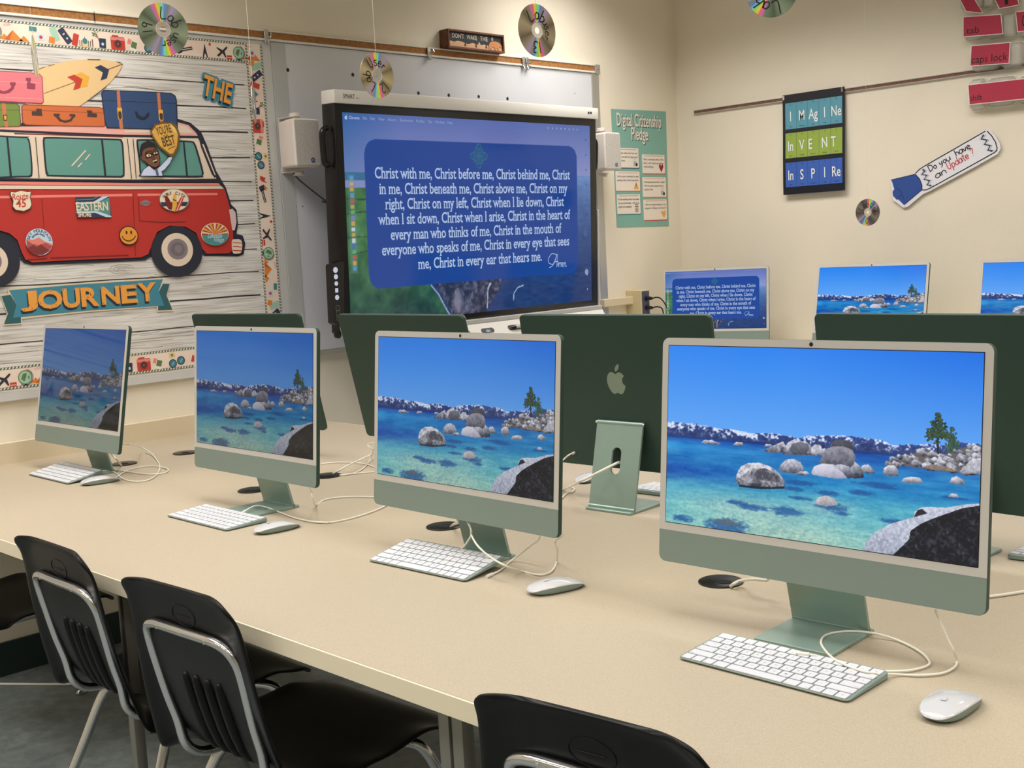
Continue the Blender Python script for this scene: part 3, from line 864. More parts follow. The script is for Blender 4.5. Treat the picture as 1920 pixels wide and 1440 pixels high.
def screen_writing():
    b = MB()
    xf = frame((0, 0, TVH / 2), (1, 0, 0), (0, 0, 1), (0, -1, 0))
    h = 0.0004
    for s, (l, r) in LINES:
        b.text(s, l[0], (l[1] + r[1]) / 2, h, TXT, w=r[0] - l[0], cap=.0445, bold=.014, serif=True, xf=xf)
    am = [(0.4213,-0.2334),(0.4594,-0.22),(0.4899,-0.1899),(0.4859,-0.2438),(0.5213,-0.1931),(0.4398,-0.1922),(0.4221,-0.2048),(0.4459,-0.2167),(0.4866,-0.215),(0.5028,-0.2221),(0.4941,-0.2442)]
    for part in ([(0, 0), (.028, .012), (.052, .05), (.058, .058), (.056, .03), (.053, 0)], [(.055, .055), (.02, .062), (-.004, .04), (.0, .02), (.03, .015), (.045, .035)],
                 [(.03, .022), (.062, .026), (.06, .006)], [(.064, .02), (.066, .0)], [(.066, .012), (.075, .02), (.077, 0)], [(.077, .012), (.085, .02), (.088, .0)], [(.09, .01), (.1, .012), (.097, .02), (.091, .012), (.095, 0), (.104, .004)], [(.105, .018), (.107, 0)], [(.107, .012), (.115, .02), (.118, 0), (.124, .004)]):
        pts = spline([Vector((am[0][0] + p[0] * .95, am[0][1] + p[1] * 1.0, 0)) for p in part], 5)
        b.stroke([(p.x, p.y) for p in pts], .003, h, TXT, xf)
    y = TVH / 2 - .023
    apple(b, -.697, y - .002, .0125, h, TXT, xf)
    x = -.683
    for i, w in enumerate(('Chrome', 'File', 'Edit', 'View', 'History', 'Bookmarks', 'Profiles', 'Tab', 'Window', 'Help')):
        b.text(w, x, y, h, TXT if i == 0 else TXT2, cap=.0115, xs=.95, size=.0158, bold=.01 if i == 0 else 0, xf=xf)
        vs, fs, a0, a1, _, _ = text_mesh(w, .01 if i == 0 else 0.0)
        x += (a1 - a0) * .0158 * .95 + .017
    for k in range(8):
        b.flat(circle(.43 + k * .028, y + .004, .004, n=10), h, TXT2, xf)
    return b

wr = screen_writing()
def coast_mesh(level):
    me = paint_grid('screen', paint_coast(), TVW, TVH, [SCREENS[level]])
    bm = bmesh.new()
    bm.from_mesh(me)
    me.materials.append(TXT)
    me.materials.append(TXT2)
    vs = [bm.verts.new(v) for v in wr.v]
    for f, k in zip(wr.f, wr.m):
        try:
            bm.faces.new([vs[i] for i in f]).material_index = 1 + wr.mats.index(wr.mats[k])
        except ValueError:
            pass
    bm.to_mesh(me)
    bm.free()
    me.update()
    return me
SCREENS['board'] = screen_mat('lit_screen_board', .78)
coast = coast_mesh('board')

disp = empty('interactive_display', (0.03, TVC[1], TVC[2]), 0, 'large interactive display mounted on the whiteboard, blue prayer text on its screen', 'display')
O = Vector(disp.location)
tf = frame(Vector(TVC) - O, TVU, TVV, TVN)
P = [(-0.7636,0.4124),(0.783,0.4103),(0.7687,-0.4163),(-0.7796,-0.1501)]
xL, xR = -.748, .762
yT, yB = .455, -.430
body = MB()
body.rbox(xL, xR, yB, yT, -.075, .004, BLACK, .006, 2, tf)
body.build('display_frame', disp, smooth=40)
s = bpy.data.objects.new('screen', coast)
COL.objects.link(s)
s.parent = disp
m = Matrix((Vector(TVU), -Vector(TVN), Vector(TVV))).transposed().to_4x4()
s.matrix_local = Matrix.Translation(tf(0, -TVH / 2, .0052)) @ m
bar = MB().rbox(xL - .004, xR + .008, .432, .482, -.07, .012, WHITE, .004, 2, tf)
bo = bar.build('top_bar', disp, smooth=40)
tx = MB()
tx.text('SMART', -.712, .451, .0126, INK, cap=.017, w=.055, bold=.0, xf=tf)
tx.text('tv', -.651, .450, .0126, mat('ink_grey', (120, 120, 120)), cap=.010, w=.014, xf=tf)
tx.build('lettering', bo)
for a in (.700, .716):
    MB().flat(circle(a, .458, .006, n=16), .0127, BLACK, tf).build('sensor', bo)
tray = MB()
ty = -.432
tray.rbox(-.655, xR + .012, ty - .014, ty + .006, -.06, .02, mat('tray_grey', (190, 188, 184), .4), .003, 2, tf)
prof = [(-.06, ty - .014), (.02, ty - .014), (.062, ty - .075), (.062, ty - .088), (-.06, ty - .088)]
vs = [tf(a, b, c) for a in (-.655, xR + .012) for c, b in prof]
n5 = len(prof)
tray.add(vs, [list(range(n5)), list(range(2 * n5 - 1, n5 - 1, -1))] + [[i, (i + 1) % n5, n5 + (i + 1) % n5, n5 + i][::-1] for i in range(n5)], WHITE)
to = tray.build('pen_tray', disp)
e1 = (Vector(tf(0, ty - .014, .02)) - Vector(tf(0, ty - .075, .062))).normalized()
sl = frame(tf(0, ty - .0445, .041), TVU, e1, Vector(TVU).cross(e1))
SLOT = mat('tray_slot', (70, 68, 66), .5)
for a0, a1 in ((-.051, .025), (.11, .255), (.30, .436), (.472, .735), (-.62, -.5), (-.135, -.115)):
    MB().flat(rrect(a0, -.012, a1, .012, .0115, 5), .0008, SLOT, sl).build('tray_slot', to)
MB().flat(circle(-.012, -.002, .014, .007, 16), .0012, mat('status_light', (190, 205, 240), .3, emit=.5), sl).build('indicator', to)
pen = empty('stylus_pen', O + Vector(tf(.150, ty - .041, .0515)), 0, 'grey and white stylus lying in the white tray under the big display', 'pen')
pf = frame(Vector((0, 0, 0)), TVU, TVV, TVN)
MB().tube([pf(-.005, 0, 0), pf(.10, 0, 0)], .0085, mat('pen_silver', (214, 210, 204), .3, .3), 12).build('pen_body', pen, smooth=50)
MB().tube([pf(-.03, 0, 0), pf(-.022, 0, 0), pf(-.005, 0, 0)], [.002, .005, .0085], BLACK, 12).build('pen_tip', pen, smooth=50)
hd = MB()
hp = [(-0.7606,0.3452),(-0.7763,0.338),(-0.7851,0.3216),(-0.7842,0.2759),(-0.7807,0.2275),(-0.7742,0.2086),(-0.7594,0.2088)]
hd.tube([tf(a, b, -.03) for a, b in [(q.x, q.y) for q in spline([Vector((a, b, 0)) for a, b in hp], 5)]], .011, BLACK, 8)
hd.build('side_handle', disp, smooth=50)
hd = MB()
hd.tube([tf(2 * .007 - q.x, q.y, -.03) for q in spline([Vector((a, b, 0)) for a, b in hp], 5)], .011, BLACK, 8)
hd.build('side_handle', disp, smooth=50)
pn = MB()
pp = [(-0.7576,-0.152),(-0.7918,-0.1621),(-0.7952,-0.1706),(-0.7947,-0.3814),(-0.7859,-0.3881),(-0.7458,-0.4019),(-0.7362,-0.153)]
pn.prism(pp, -.03, .006, BLACK, tf)
po = pn.build('control_panel', disp)
BTN = mat('button_light', (214, 222, 240), .4, emit=.75)
for i, (q, w) in enumerate(zip([(-0.7776,-0.1826),(-0.7768,-0.208),(-0.7763,-0.2335),(-0.7759,-0.2593),(-0.7755,-0.2858)], (.011, .0095, .0085, .0085, .0095))):
    MB().flat(circle(q[0], q[1], w, n=18) if i != 3 else rrect(q[0] - .007, q[1] - .008, q[0] + .007, q[1] + .008, .002), .0066, BTN, tf).build('button', po)
pt = MB()
GREYL = mat('port_outline', (120, 118, 116), .5)
for x0, y0, x1, y1 in ((330, 705, 375, 765), (335, 770, 378, 835), (335, 845, 392, 890)):
    q = [(-0.8889,-0.106)]
    a, b = [(-0.7819,-0.3147),(-0.7621,-0.3723)]
    fx = lambda x: a[0] + (x - 330) / 62 * (b[0] - a[0])
    fy = lambda y: a[1] + (y - 700) / 190 * (b[1] - a[1])
    c = [(fx(x0), fy(y0)), (fx(x1), fy(y0)), (fx(x1), fy(y1)), (fx(x0), fy(y1)), (fx(x0), fy(y0))]
    pt.stroke(c, .0018, .0066, GREYL, tf)
pt.build('port', po)
MB().rbox(.764, .776, -.46, .02, -.06, .006, mat('tray_grey', (190, 188, 184), .4), .002, 1, tf).build('side_trim', disp)
br = MB()
q = [(-0.7513,-0.3999),(-0.7309,-0.4734)]
br.tube([tf(q[0][0], q[0][1], -.01), tf(q[1][0], q[1][1], -.01)], .005, WHITE, 8)
br.lathe([(0, -.012), (.014, -.012), (.014, .0), (0, .0)], BLACK, 16, frame(tf(q[0][0] - .012, q[0][1] - .03, -.01), TVU, TVV, TVN))
br.build('cable_bracket', disp)
mn = MB()
for a in (-.35, .35):
    mn.box(a - .04, a + .04, -.25, .25, -.2545, -.07, mat('mount_steel', (60, 60, 62), .5, .5), tf)
mn.build('wall_mount', disp)

# ------------------------------------------------------------------ the three computers on the wall counter
place_computer(.414, 3.861, .33, .093, .089, 'computer by the far corner with the prayer text on its screen', WG, 'bright', None)
c1 = [o for o in SC.objects if o.get('label', '').startswith('computer by the far corner')][0]
for ch in c1.children:
    for sc_ in ch.children:
        if sc_.name.startswith('screen') and 'border' not in sc_.name:
            sc_.data = coast
            k = SW / TVW
            sc_.scale = (k, 1, SH / TVH)
            sc_.material_slots[0].link = 'OBJECT'
            sc_.material_slots[0].material = SCREENS['bright']
place_computer(1.251, 3.843, .019, .195, .092, 'wall counter computer with the lake picture, right below the small hanging disc', WG)
place_computer(2.03, 3.841, -.02, .153, .091, 'wall counter computer with the lake picture, cut off at the right edge', WG)

# ------------------------------------------------------------------ keyboards
ROWS = [[(1.5, 'esc')] + [(1, 'F%d' % i) for i in range(1, 13)] + [(1, 'o')],
        [(1, c) for c in '`1234567890-='] + [(1.5, 'delete')],
        [(1.5, 'tab')] + [(1, c) for c in 'QWERTYUIOP[]\\'],
        [(1.75, 'caps')] + [(1, c) for c in "ASDFGHJKL;'"] + [(1.75, 'return')],
        [(2.25, 'shift')] + [(1, c) for c in 'ZXCVBNM,./'] + [(2.25, 'shift')],
        [(1, 'fn'), (1, 'ctrl'), (1, 'opt'), (1.25, 'cmd'), (5, ''), (1.25, 'cmd'), (1, 'opt'), (1, '<'), (1, '^'), (1, '>')]]
KBW, KBD = .279, .115
KA = math.atan((.0108 - .0045) / KBD)
def make_keyboard():
    root = empty('computer_keyboard', (0, 0, 0))
    b = MB()
    out = rrect(-KBW / 2, -KBD / 2, KBW / 2, KBD / 2, .009, 5)
    top = lambda y: .0045 + (y + KBD / 2) / KBD * .0063
    n = len(out)
    vs = [(x, y, .0012) for x, y in inset(out, .002)] + [(x, y, .0026) for x, y in out] + [(x, y, top(y) - .0008) for x, y in out] + [(x, y, top(y)) for x, y in inset(out, .0008)]
    fs = [list(range(n - 1, -1, -1)), list(range(3 * n, 4 * n))]
    for r in range(3):
        fs += [[r * n + i, r * n + (i + 1) % n, (r + 1) * n + (i + 1) % n, (r + 1) * n + i] for i in range(n)]
    b.add(vs, fs, GPALE)
    b.build('keyboard_body', root, smooth=40)
    for y in (-.05, .05):
        MB().box(-.12, .12, y - .003, y + .003, 0, .0016, BLACK).build('foot_strip', root)
    pit = .0187
    y = KBD / 2 - .0045
    for row in ROWS:
        x = -KBW / 2 + .0043
        for w, leg in row:
            kw, kd = w * pit - .0026, pit - .0028 - .0004
            k = MB()
            k.prism(rrect(-kw / 2, -kd / 2, kw / 2, kd / 2, .0016, 3), 0, .0018, KEYW, bev=.0003)
            if leg:
                if len(leg) == 1:
                    k.text(leg, 0, -.0018, .00185, KEYG, cap=.0044, align='C', bold=.01)
                elif leg[0] == 'F':
                    k.text(leg, 0, -.004, .00185, KEYG, cap=.0022, align='C')
                else:
                    rt = x > .05
                    k.text(leg, (kw / 2 - .0015) if rt else (-kw / 2 + .0015), -kd / 2 + .0018, .00185, KEYG, cap=.0022, align='R' if rt else 'L')
            ko = k.build('key', root)
            cy = y - pit / 2
            ko.location = (x + w * pit / 2, cy, top(cy) + .0001)
            ko.rotation_euler = (math.atan(.0063 / KBD), 0, 0)
            x += w * pit
        y -= pit * .985
    return root
kb0 = make_keyboard()
kbs = [(3.004, .3625, .0, 'white keyboard of the nearest computer, a cord looping over its back edge'), (2.158, .447, .045, 'white keyboard of the second nearest computer, turned slightly'),
       (1.385, .414, .0, 'white keyboard in front of the third computer'), (.437, .464, .0, 'white keyboard of the leftmost computer near the wall'),
       (2.185, 1.238, pi + .06, 'keyboard half hidden behind the stand of the computer seen from behind'), (3.165, 1.15, pi + .05, 'keyboard glimpsed right of the nearest computer, at the right edge of the view')]
for i, (x, y, a, lab) in enumerate(kbs):
    k = kb0 if i == 0 else copy_tree(kb0)
    rest = i in (1, 3)      # the back of these two lies on the stand's foot plate
    k.location = (x, y, TOP + (.0076 if rest else .0005))
    k.rotation_euler = (.125 if rest else 0, 0, a)
    tag(k, lab, 'keyboard', 'white keyboards on the table')

# ------------------------------------------------------------------ mice
def make_mouse():
    root = empty('computer_mouse', (0, 0, 0))
    L, Wd = .1135, .0571
    def ring(k, n=36):
        pts = []
        for i in range(n):
            a = 2 * pi * i / n
            c, s = cos(a), sin(a)
            e = 2 / 2.7
            pts.append((math.copysign(abs(c) ** e, c) * Wd / 2 * k, math.copysign(abs(s) ** e, s) * L / 2 * k))
        return pts
    hz = lambda x, y: .0062 + .0155 * (1 - abs(2 * (y + .004) / L) ** 2.3) * (1 - .38 * abs(2 * x / Wd) ** 2.2)
    b = MB()
    vs, fs, n = [], [], 36
    ks = [1.0, .985, .95, .88, .75, .58, .4, .2]
    for k in ks:
        for x, y in ring(k):
            vs.append((x, y, max(.0055, hz(x, y)) if k < 1 else max(.005, hz(x, y) - .0016)))
    for r in range(len(ks) - 1):
        fs += [[r * n + i, r * n + (i + 1) % n, (r + 1) * n + (i + 1) % n, (r + 1) * n + i] for i in range(n)]
    fs.append(list(range((len(ks) - 1) * n, len(ks) * n)))
    b.add(vs, fs, MOUSE)
    sh = b.build('top_shell', root, smooth=60)
    lg = MB()
    apple(lg, 0, -.024, .0085, 0, LOGOW, frame((0, 0, 0), (1, 0, 0), (0, 1, 0), (0, 0, 1)))
    lg.v = [(x, y, hz(x, y) + .0011) for x, y, z in lg.v]
    lg.build('logo', sh)
    b = MB()
    vs, fs = [], []
    for k, z in ((.80, .001), (.90, .003), (.965, .006), (.985, None)):
        for x, y in ring(k):
            vs.append((x, y, z if z else max(.005, hz(x / k, y / k) - .0016)))
    for r in range(3):
        fs += [[r * n + i, r * n + (i + 1) % n, (r + 1) * n + (i + 1) % n, (r + 1) * n + i] for i in range(n)]
    fs.append(list(range(n - 1, -1, -1)))
    b.add(vs, fs, GPALE)
    b.build('base', root, smooth=50)
    for x in (-.014, .014):
        MB().box(x - .002, x + .002, -.04, .04, 0, .0012, BLACK).build('glide_strip', root)
    return root
ms0 = make_mouse()
for i, (x, y, a, lab) in enumerate([(3.256, .366, .0, 'white computer mouse at the lower right, nearest to the viewer'), (2.473, .461, -.30, 'white computer mouse right of the second nearest keyboard'),
        (1.618, .434, -.10, 'white computer mouse touching the corner of the third keyboard'), (.642, .476, -.15, 'white computer mouse beside the leftmost keyboard'),
        (1.875, 1.245, pi, 'mouse peeping out left of the stand seen from behind')]):
    k = ms0 if i == 0 else copy_tree(ms0)
    k.location = (x, y, TOP + .0005)
    k.rotation_euler = (0, 0, a)
    tag(k, lab, 'mouse', 'white computer mice on the table')

# ------------------------------------------------------------------ white cords
def cord(name, pts, lab, cat='cable', r=.0019, n=6, plug=None, group='white cords on the table', m=None):
    ps = spline([Vector(q) for q in pts], n)
    b = MB().tube(ps, r, m or CORD, 8)
    o = b.build(name, loc=tuple(ps[0]), smooth=60)
    tag(o, lab, cat, group)
    if plug:
        p = MB()
        for e in plug:
            a, c = (ps[0], ps[1]) if e == 0 else (ps[-1], ps[-2])
            d = (a - c).normalized()
            p.tube([a - d * .004, a + d * .016], .0036, WHITE, 8)
        q = p.build('plug', o, smooth=60)
        q.location = -Vector(o.location)
    return o
# nearest computer
cord('keyboard_cable', [(3.0217,0.4058,0.753),(3.0344,0.4091,0.753)] + [(3.0507,0.4251,0.7435),(3.0858,0.4191,0.7435),(3.1137,0.4244,0.7435),(3.1362,0.4394,0.7435),(3.1556,0.4599,0.7435),(3.1645,0.4901,0.7435),(3.1538,0.5123,0.7435),(3.1259,0.5383,0.7435),(3.083,0.561,0.7435)] + [(3.0492,0.5572,0.748),(3.02,0.5497,0.748),(3.0002,0.5306,0.748),(2.993,0.5047,0.748),(3.0034,0.4753,0.748),(3.0259,0.4484,0.748)] + [(3.064,0.4107,0.753),(3.0984,0.3967,0.753),(3.1296,0.3951,0.753)]
     + [(3.1483,0.4331,0.7435),(3.1732,0.4481,0.7435),(3.1932,0.4727,0.7435),(3.1967,0.5025,0.7435),(3.189,0.5284,0.7435)] + [(3.1912,0.515,0.7625),(3.1826,0.515,0.7783),(3.174,0.515,0.7971),(3.1662,0.515,0.8132),(3.1648,0.515,0.8188)], 'white cable looping over the nearest keyboard and the stand foot', plug=[0])
cord('power_cable', [(2.7132,0.6557,0.738)] + [(2.7331,0.6422,0.752),(2.732,0.6624,0.752)] + [(2.7877,0.6176,0.775),(2.811,0.6308,0.775)] + [(2.83, .60, .80), (2.875, .585, .85), (2.93, .56, .90), (2.965, .522, .93)], 'white power cable rising from the grommet to the back of the nearest computer', r=.0028)
# second
cord('keyboard_cable', [(2.1287,0.5232,0.7435)] + [(2.1765,0.5,0.7639),(2.1971,0.5,0.7821),(2.2103,0.5,0.8037)] + [(2.19, .506, .835), (2.188, .5105, .845)], 'short white cable dropping from the second computer to its keyboard', plug=[0])
cord('mouse_cable', [(2.183, .5065, .835)] + [(2.2197,0.49,0.815),(2.2208,0.49,0.8014)] + [(2.2754,0.455,0.7954),(2.3065,0.455,0.779)] + [(2.3592,0.4442,0.772)] + [(2.3423,0.506,0.7435),(2.387,0.5078,0.7435),(2.3889,0.538,0.7435),(2.3485,0.5968,0.7435)] + [(2.3766,0.57,0.7772),(2.3736,0.57,0.794)] + [(2.42, .54, .82), (2.40, .525, .845)], 'white cable hanging in a wide loop beside the second keyboard')
cord('charging_cable', [(2.3096,0.4545,0.7435),(2.3009,0.489,0.7435),(2.2715,0.5448,0.7435)] + [(2.2903,0.56,0.7607),(2.3185,0.56,0.7805),(2.3408,0.56,0.7981)] + [(2.37, .53, .84)], 'white cable slanting behind the second keyboard up to the display edge', plug=[0])
cord('power_cable', [(1.9484,0.6712,0.738)] + [(1.967,0.6673,0.752)] + [(2.0333,0.6235,0.775)] + [(2.06, .60, .80), (2.12, .58, .87), (2.18, .522, .93)], 'white power cable coming out of the grommet behind the second computer', r=.0028)
# third
cord('keyboard_cable', [(1.4183,0.473,0.752)] + [(1.4074,0.498,0.756),(1.4036,0.521,0.756)] + [(1.4176,0.5373,0.75)] + [(1.4548,0.5432,0.7435),(1.5479,0.5265,0.7435),(1.623,0.5252,0.7435),(1.6712,0.5414,0.7435)] + [(1.6202,0.5249,0.7435),(1.655,0.5334,0.7435),(1.6778,0.5616,0.7435),(1.6772,0.6309,0.7435),(1.6559,0.7071,0.7435),(1.6189,0.7677,0.7435),(1.5661,0.7851,0.7435),(1.5276,0.7777,0.7435),(1.4683,0.7417,0.7435),(1.4465,0.6962,0.7435),(1.4788,0.6427,0.7435)] + [(1.6232,0.535,0.7934),(1.6188,0.535,0.8093),(1.6154,0.535,0.8192)] + [(1.56, .54, .86)], 'long white cable trailing from the third computer behind the second one', plug=[0])
# leftmost
cord('keyboard_cable', [(0.4757,0.542,0.75)] + [(0.5209,0.5766,0.7435),(0.6533,0.5389,0.7435),(0.7323,0.5377,0.7435),(0.7461,0.5751,0.7435),(0.6682,0.6453,0.7435),(0.5567,0.7103,0.7435),(0.4381,0.763,0.7435)] + [(0.3222,0.8035,0.75)] + [(0.2731,0.7956,0.765)] + [(0.6056,0.6,0.8321),(0.56,0.6,0.83)] + [(.60, .545, .86)], 'thin white cable arching out to the right of the leftmost computer', plug=[0])
cord('mouse_cable', [(0.6215,0.5324,0.7435),(0.5374,0.6147,0.7435),(0.5204,0.6766,0.7435),(0.5642,0.7013,0.7435),(0.6407,0.6927,0.7435),(0.6866,0.6559,0.7435),(0.6645,0.6184,0.7435),(0.5775,0.6059,0.7435),(0.4812,0.6021,0.7435),(0.407,0.6093,0.7435)], 'flat loop of white cable lying right of the leftmost mouse')
cord('power_cable', [(0.4222,0.6535,0.738)] + [(0.4435,0.6365,0.752)] + [(0.482,0.6077,0.775),(0.428,0.6257,0.775)] + [(.44, .57, .86), (.45, .53, .93)], 'white power cable leading from the grommet to the leftmost computer', r=.0028)
# back row
cord('power_cable', [(1.1573,0.9251,0.738)] + [(1.1915,0.923,0.752)] + [(1.1987,0.9601,0.765),(1.1505,1.0465,0.765),(1.1078,1.1203,0.765)] + [(1.40, .975, .86), (1.42, 1.025, .94)], 'thick white cable from the grommet to the computer back in front of the big display', r=.0028)
cord('charging_cable', [(1.0077,0.9972,0.7435),(1.0247,1.0315,0.7435),(1.0665,1.0583,0.7435),(1.121,1.0676,0.7435),(1.184,1.0547,0.7435),(1.2496,1.0315,0.7435),(1.258,1.0035,0.7435),(1.2251,0.9521,0.7435),(1.2082,0.9167,0.7435)], 'thin white cable curling on the table behind the third computer')
cord('charging_cable', [(1.2185,0.9227,0.7435),(1.2182,0.9643,0.7435),(1.1702,1.0367,0.7435),(1.0693,1.139,0.7435)] + [(1.1989,1.05,0.7931),(1.2087,1.05,0.8169)] + [(1.63, 1.055, .86)], 'thin white cable climbing to the computer back in front of the big display')
cord('power_cable', [(1.9133,1.0382,0.7435),(1.8987,1.1042,0.7435)] + [(2.1121,0.93,0.8166)] + [(2.1318,0.98,0.8335)] + [(2.1507,1.022,0.8492)] + [(2.1488,1.045,0.8516)] + [(2.19, 1.066, .905)], 'white power cable running through the oval hole of the stand seen from behind', r=.0032)
cord('usb_cable', [(1.9938,1.045,0.8551)] + [(2.0038,1.02,0.8562),(1.9858,1.02,0.8441)] + [(2.0129,0.98,0.8414)] + [(2.05, .90, .79), (2.07, .86, .744)] + [(1.944,1.062,0.7435),(1.9386,1.0932,0.7435),(1.9173,1.1263,0.7435),(1.8933,1.1395,0.7435)], 'white cable plugged into the computer back beside the stand', plug=[0])
cord('power_cable', [(3.0897,0.8326,0.7435),(3.1017,0.8438,0.7435),(3.1196,0.8727,0.7435),(3.1384,0.9081,0.7435)], 'white cable lying on the table at the right edge', r=.0028)

# ------------------------------------------------------------------ black school chairs
def make_chair():
    root = empty('school_chair', (0, 0, 0))
    # shell: profile from the top of the back to the front of the seat: (y, z, half width)
    prof = [(-.243, .768, .140), (-.2425, .765, .162), (-.240, .756, .172), (-.236, .735, .177), (-.230, .70, .181), (-.221, .65, .187), (-.210, .60, .193), (-.197, .55, .200), (-.183, .50, .208),
            (-.168, .458, .216), (-.147, .432, .220), (-.118, .420, .221), (-.07, .415, .221), (0, .416, .221), (.08, .421, .214), (.15, .424, .212), (.195, .421, .205), (.218, .412, .192), (.228, .398, .172)]
    cupf = lambda z: .012 + .040 * min(1, max(0, (.77 - z) / .2))
    P = spline([Vector(q) for q in prof], 3)
    nx = 20
    vs, fs = [], []
    for i, p in enumerate(P):
        t = i / (len(P) - 1)
        d = P[min(i + 1, len(P) - 1)] - P[max(i - 1, 0)]
        nrm = Vector((0, -d.z, d.y)).normalized()   # towards the sitter
        for k in range(nx + 1):
            s = 2 * k / nx - 1
            x = s * p.z
            cup = cupf(p.y) * max(0, abs(s) - .60) ** 2 / .16 + .006 * s * s
            if t > .5:
                cup *= max(.2, 1 - (t - .5) * 6)
            y, z = p.x, p.y
            vs.append((x, y + nrm.y * cup, z + nrm.z * cup))
    # note: spline vectors carry (y, z, half width)
    for i in range(len(P) - 1):
        for k in range(nx):
            a = i * (nx + 1) + k
            fs.append([a, a + 1, a + nx + 2, a + nx + 1])
    b = MB().add(vs, fs, SHELL)
    sh = b.build('seat_shell', root, smooth=60)
    so = sh.modifiers.new('thickness', 'SOLIDIFY')
    so.thickness = .0075
    so.offset = -1 if False else 0
    bv = sh.modifiers.new('round', 'SUBSURF')
    bv.levels = 1
    bv.render_levels = 1
    # raised ribs moulded into the lower back and an oval emblem
    def back_pt(x, zz, off):
        for i in range(len(P) - 1):
            if P[i].y >= zz >= P[i + 1].y:
                f = (P[i].y - zz) / max(1e-6, P[i].y - P[i + 1].y)
                p = P[i].lerp(P[i + 1], f)
                s = x / p.z
                cup = cupf(p.y) * max(0, abs(s) - .60) ** 2 / .16 + .006 * s * s
                return Vector((x, p.x + cup - off, zz))
        return Vector((x, -.2, zz))
    for x in (-.052, -.018, .018, .052):
        MB().tube([back_pt(x, z, .002) for z in (.598, .594, .575, .54, .50, .465, .445, .433)], [.003, .008, .011, .0125, .0125, .011, .009, .004], SHELL, 10).build('rib', root, smooth=60)
    rb = MB()
    ring = [back_pt(.035 * cos(a), .715 + .02 * sin(a), .0042) for a in [i * 2 * pi / 24 for i in range(25)]]
    rb.tube(ring, .0012, SHELL, 5)
    rb.tube([back_pt(x, .715, .0042) for x in (-.02, .0, .02)], .001, SHELL, 5)
    rb.build('emblem', root, smooth=60)
    # chrome tube following the back and running forward under the seat
    fr = MB()
    zt = .688
    def bt(x, z, off=.013):
        return back_pt(x, z, off)
    half = [bt(.0, zt), bt(.05, zt), bt(.098, zt - .002), bt(.126, zt - .013), bt(.138, zt - .036), bt(.140, zt - .065), bt(.138, .58), bt(.135, .53), bt(.132, .48, .013), Vector((.128, -.178, .432)), Vector((.129, -.15, .405)), Vector((.13, -.10, .397)), Vector((.13, .0, .395)), Vector((.13, .14, .398))]
    path = [Vector((-q.x, q.y, q.z)) for q in half[::-1]] + half[1:]
    fr.tube(spline(path, 4), .0095, CHROME, 10)
    for x in (-.075, .075):
        q = bt(x, zt - .002, .0215)
        fr.lathe([(.0, .0015), (.004, .001), (.005, 0)], CHROME, 10, frame(q, (1, 0, 0), (0, 0, 1), (0, -1, 0)))
    fr.build('back_frame', root, smooth=60)
    # legs
    for sx in (-1, 1):
        for top, bend, foot in (((sx * .132, .11, .398), (sx * .165, .155, .372), (sx * .238, .292, .02)), ((sx * .132, -.06, .398), (sx * .150, -.10, .372), (sx * .215, -.262, .02))):
            lg = MB().tube(spline([Vector(top), Vector(bend), Vector(bend).lerp(Vector(foot), .35), Vector(foot)], 6), .0112, CHROME, 12)
            lo = lg.build('leg', root, smooth=60)
            fx = frame((foot[0], foot[1], 0), (1, 0, 0), (0, 1, 0), (0, 0, 1))
            MB().lathe([(0, 0), (.017, 0), (.0185, .006), (.011, .012), (.0085, .018), (.0085, .03), (0, .03)], CHROME, 16, fx).build('foot_glide', lo, smooth=40)
    MB().tube([(-.13, .11, .398), (.13, .11, .398)], .008, CHROME, 8).tube([(-.13, -.06, .398), (.13, -.06, .398)], .008, CHROME, 8).build('cross_bar', root, smooth=60)
    return root
ch0 = make_chair()
for i, (x, y, a, lab) in enumerate([(.62, .175, 0.0, 'black chair cut off at the lower left edge, only its seat and legs in view'), (1.56, .181, -.01, 'black chair with chrome back frame, its back rising highest at the lower left'),
        (2.065, .172, .05, 'black chair between two others, its whole back and ribbed lower back in view'), (2.975, .192, .11, 'black chair nearest to the viewer, only the top of its back in view')]):
    c = ch0 if i == 0 else copy_tree(ch0)
    c.location = (x, y, FLOOR)
    c.rotation_euler = (0, 0, a)
    tag(c, lab, 'chair', 'black school chairs along the table')

# cords on the floor below the table
cord('floor_cable', [(.03, .30, FLOOR + .004), (.12, .36, FLOOR + .004), (.30, .50, FLOOR + .004), (.45, .66, FLOOR + .004), (.52, .85, FLOOR + .004)], 'white cord on the floor by the dark baseboard at the lower left', r=.004, group='cords under the table')
cord('floor_cable', [(2.35, .60, TOP - .04), (2.28, .55, .45), (2.2, .45, .2), (2.25, .3, .09), (2.45, .32, FLOOR + .005), (2.62, .5, FLOOR + .005), (2.7, .7, .1), (2.68, .74, TOP - .1)], 'grey cord looping to the floor behind the paired table legs', r=.004, group='cords under the table', m=mat('grey_cord', (120, 118, 110), .6))

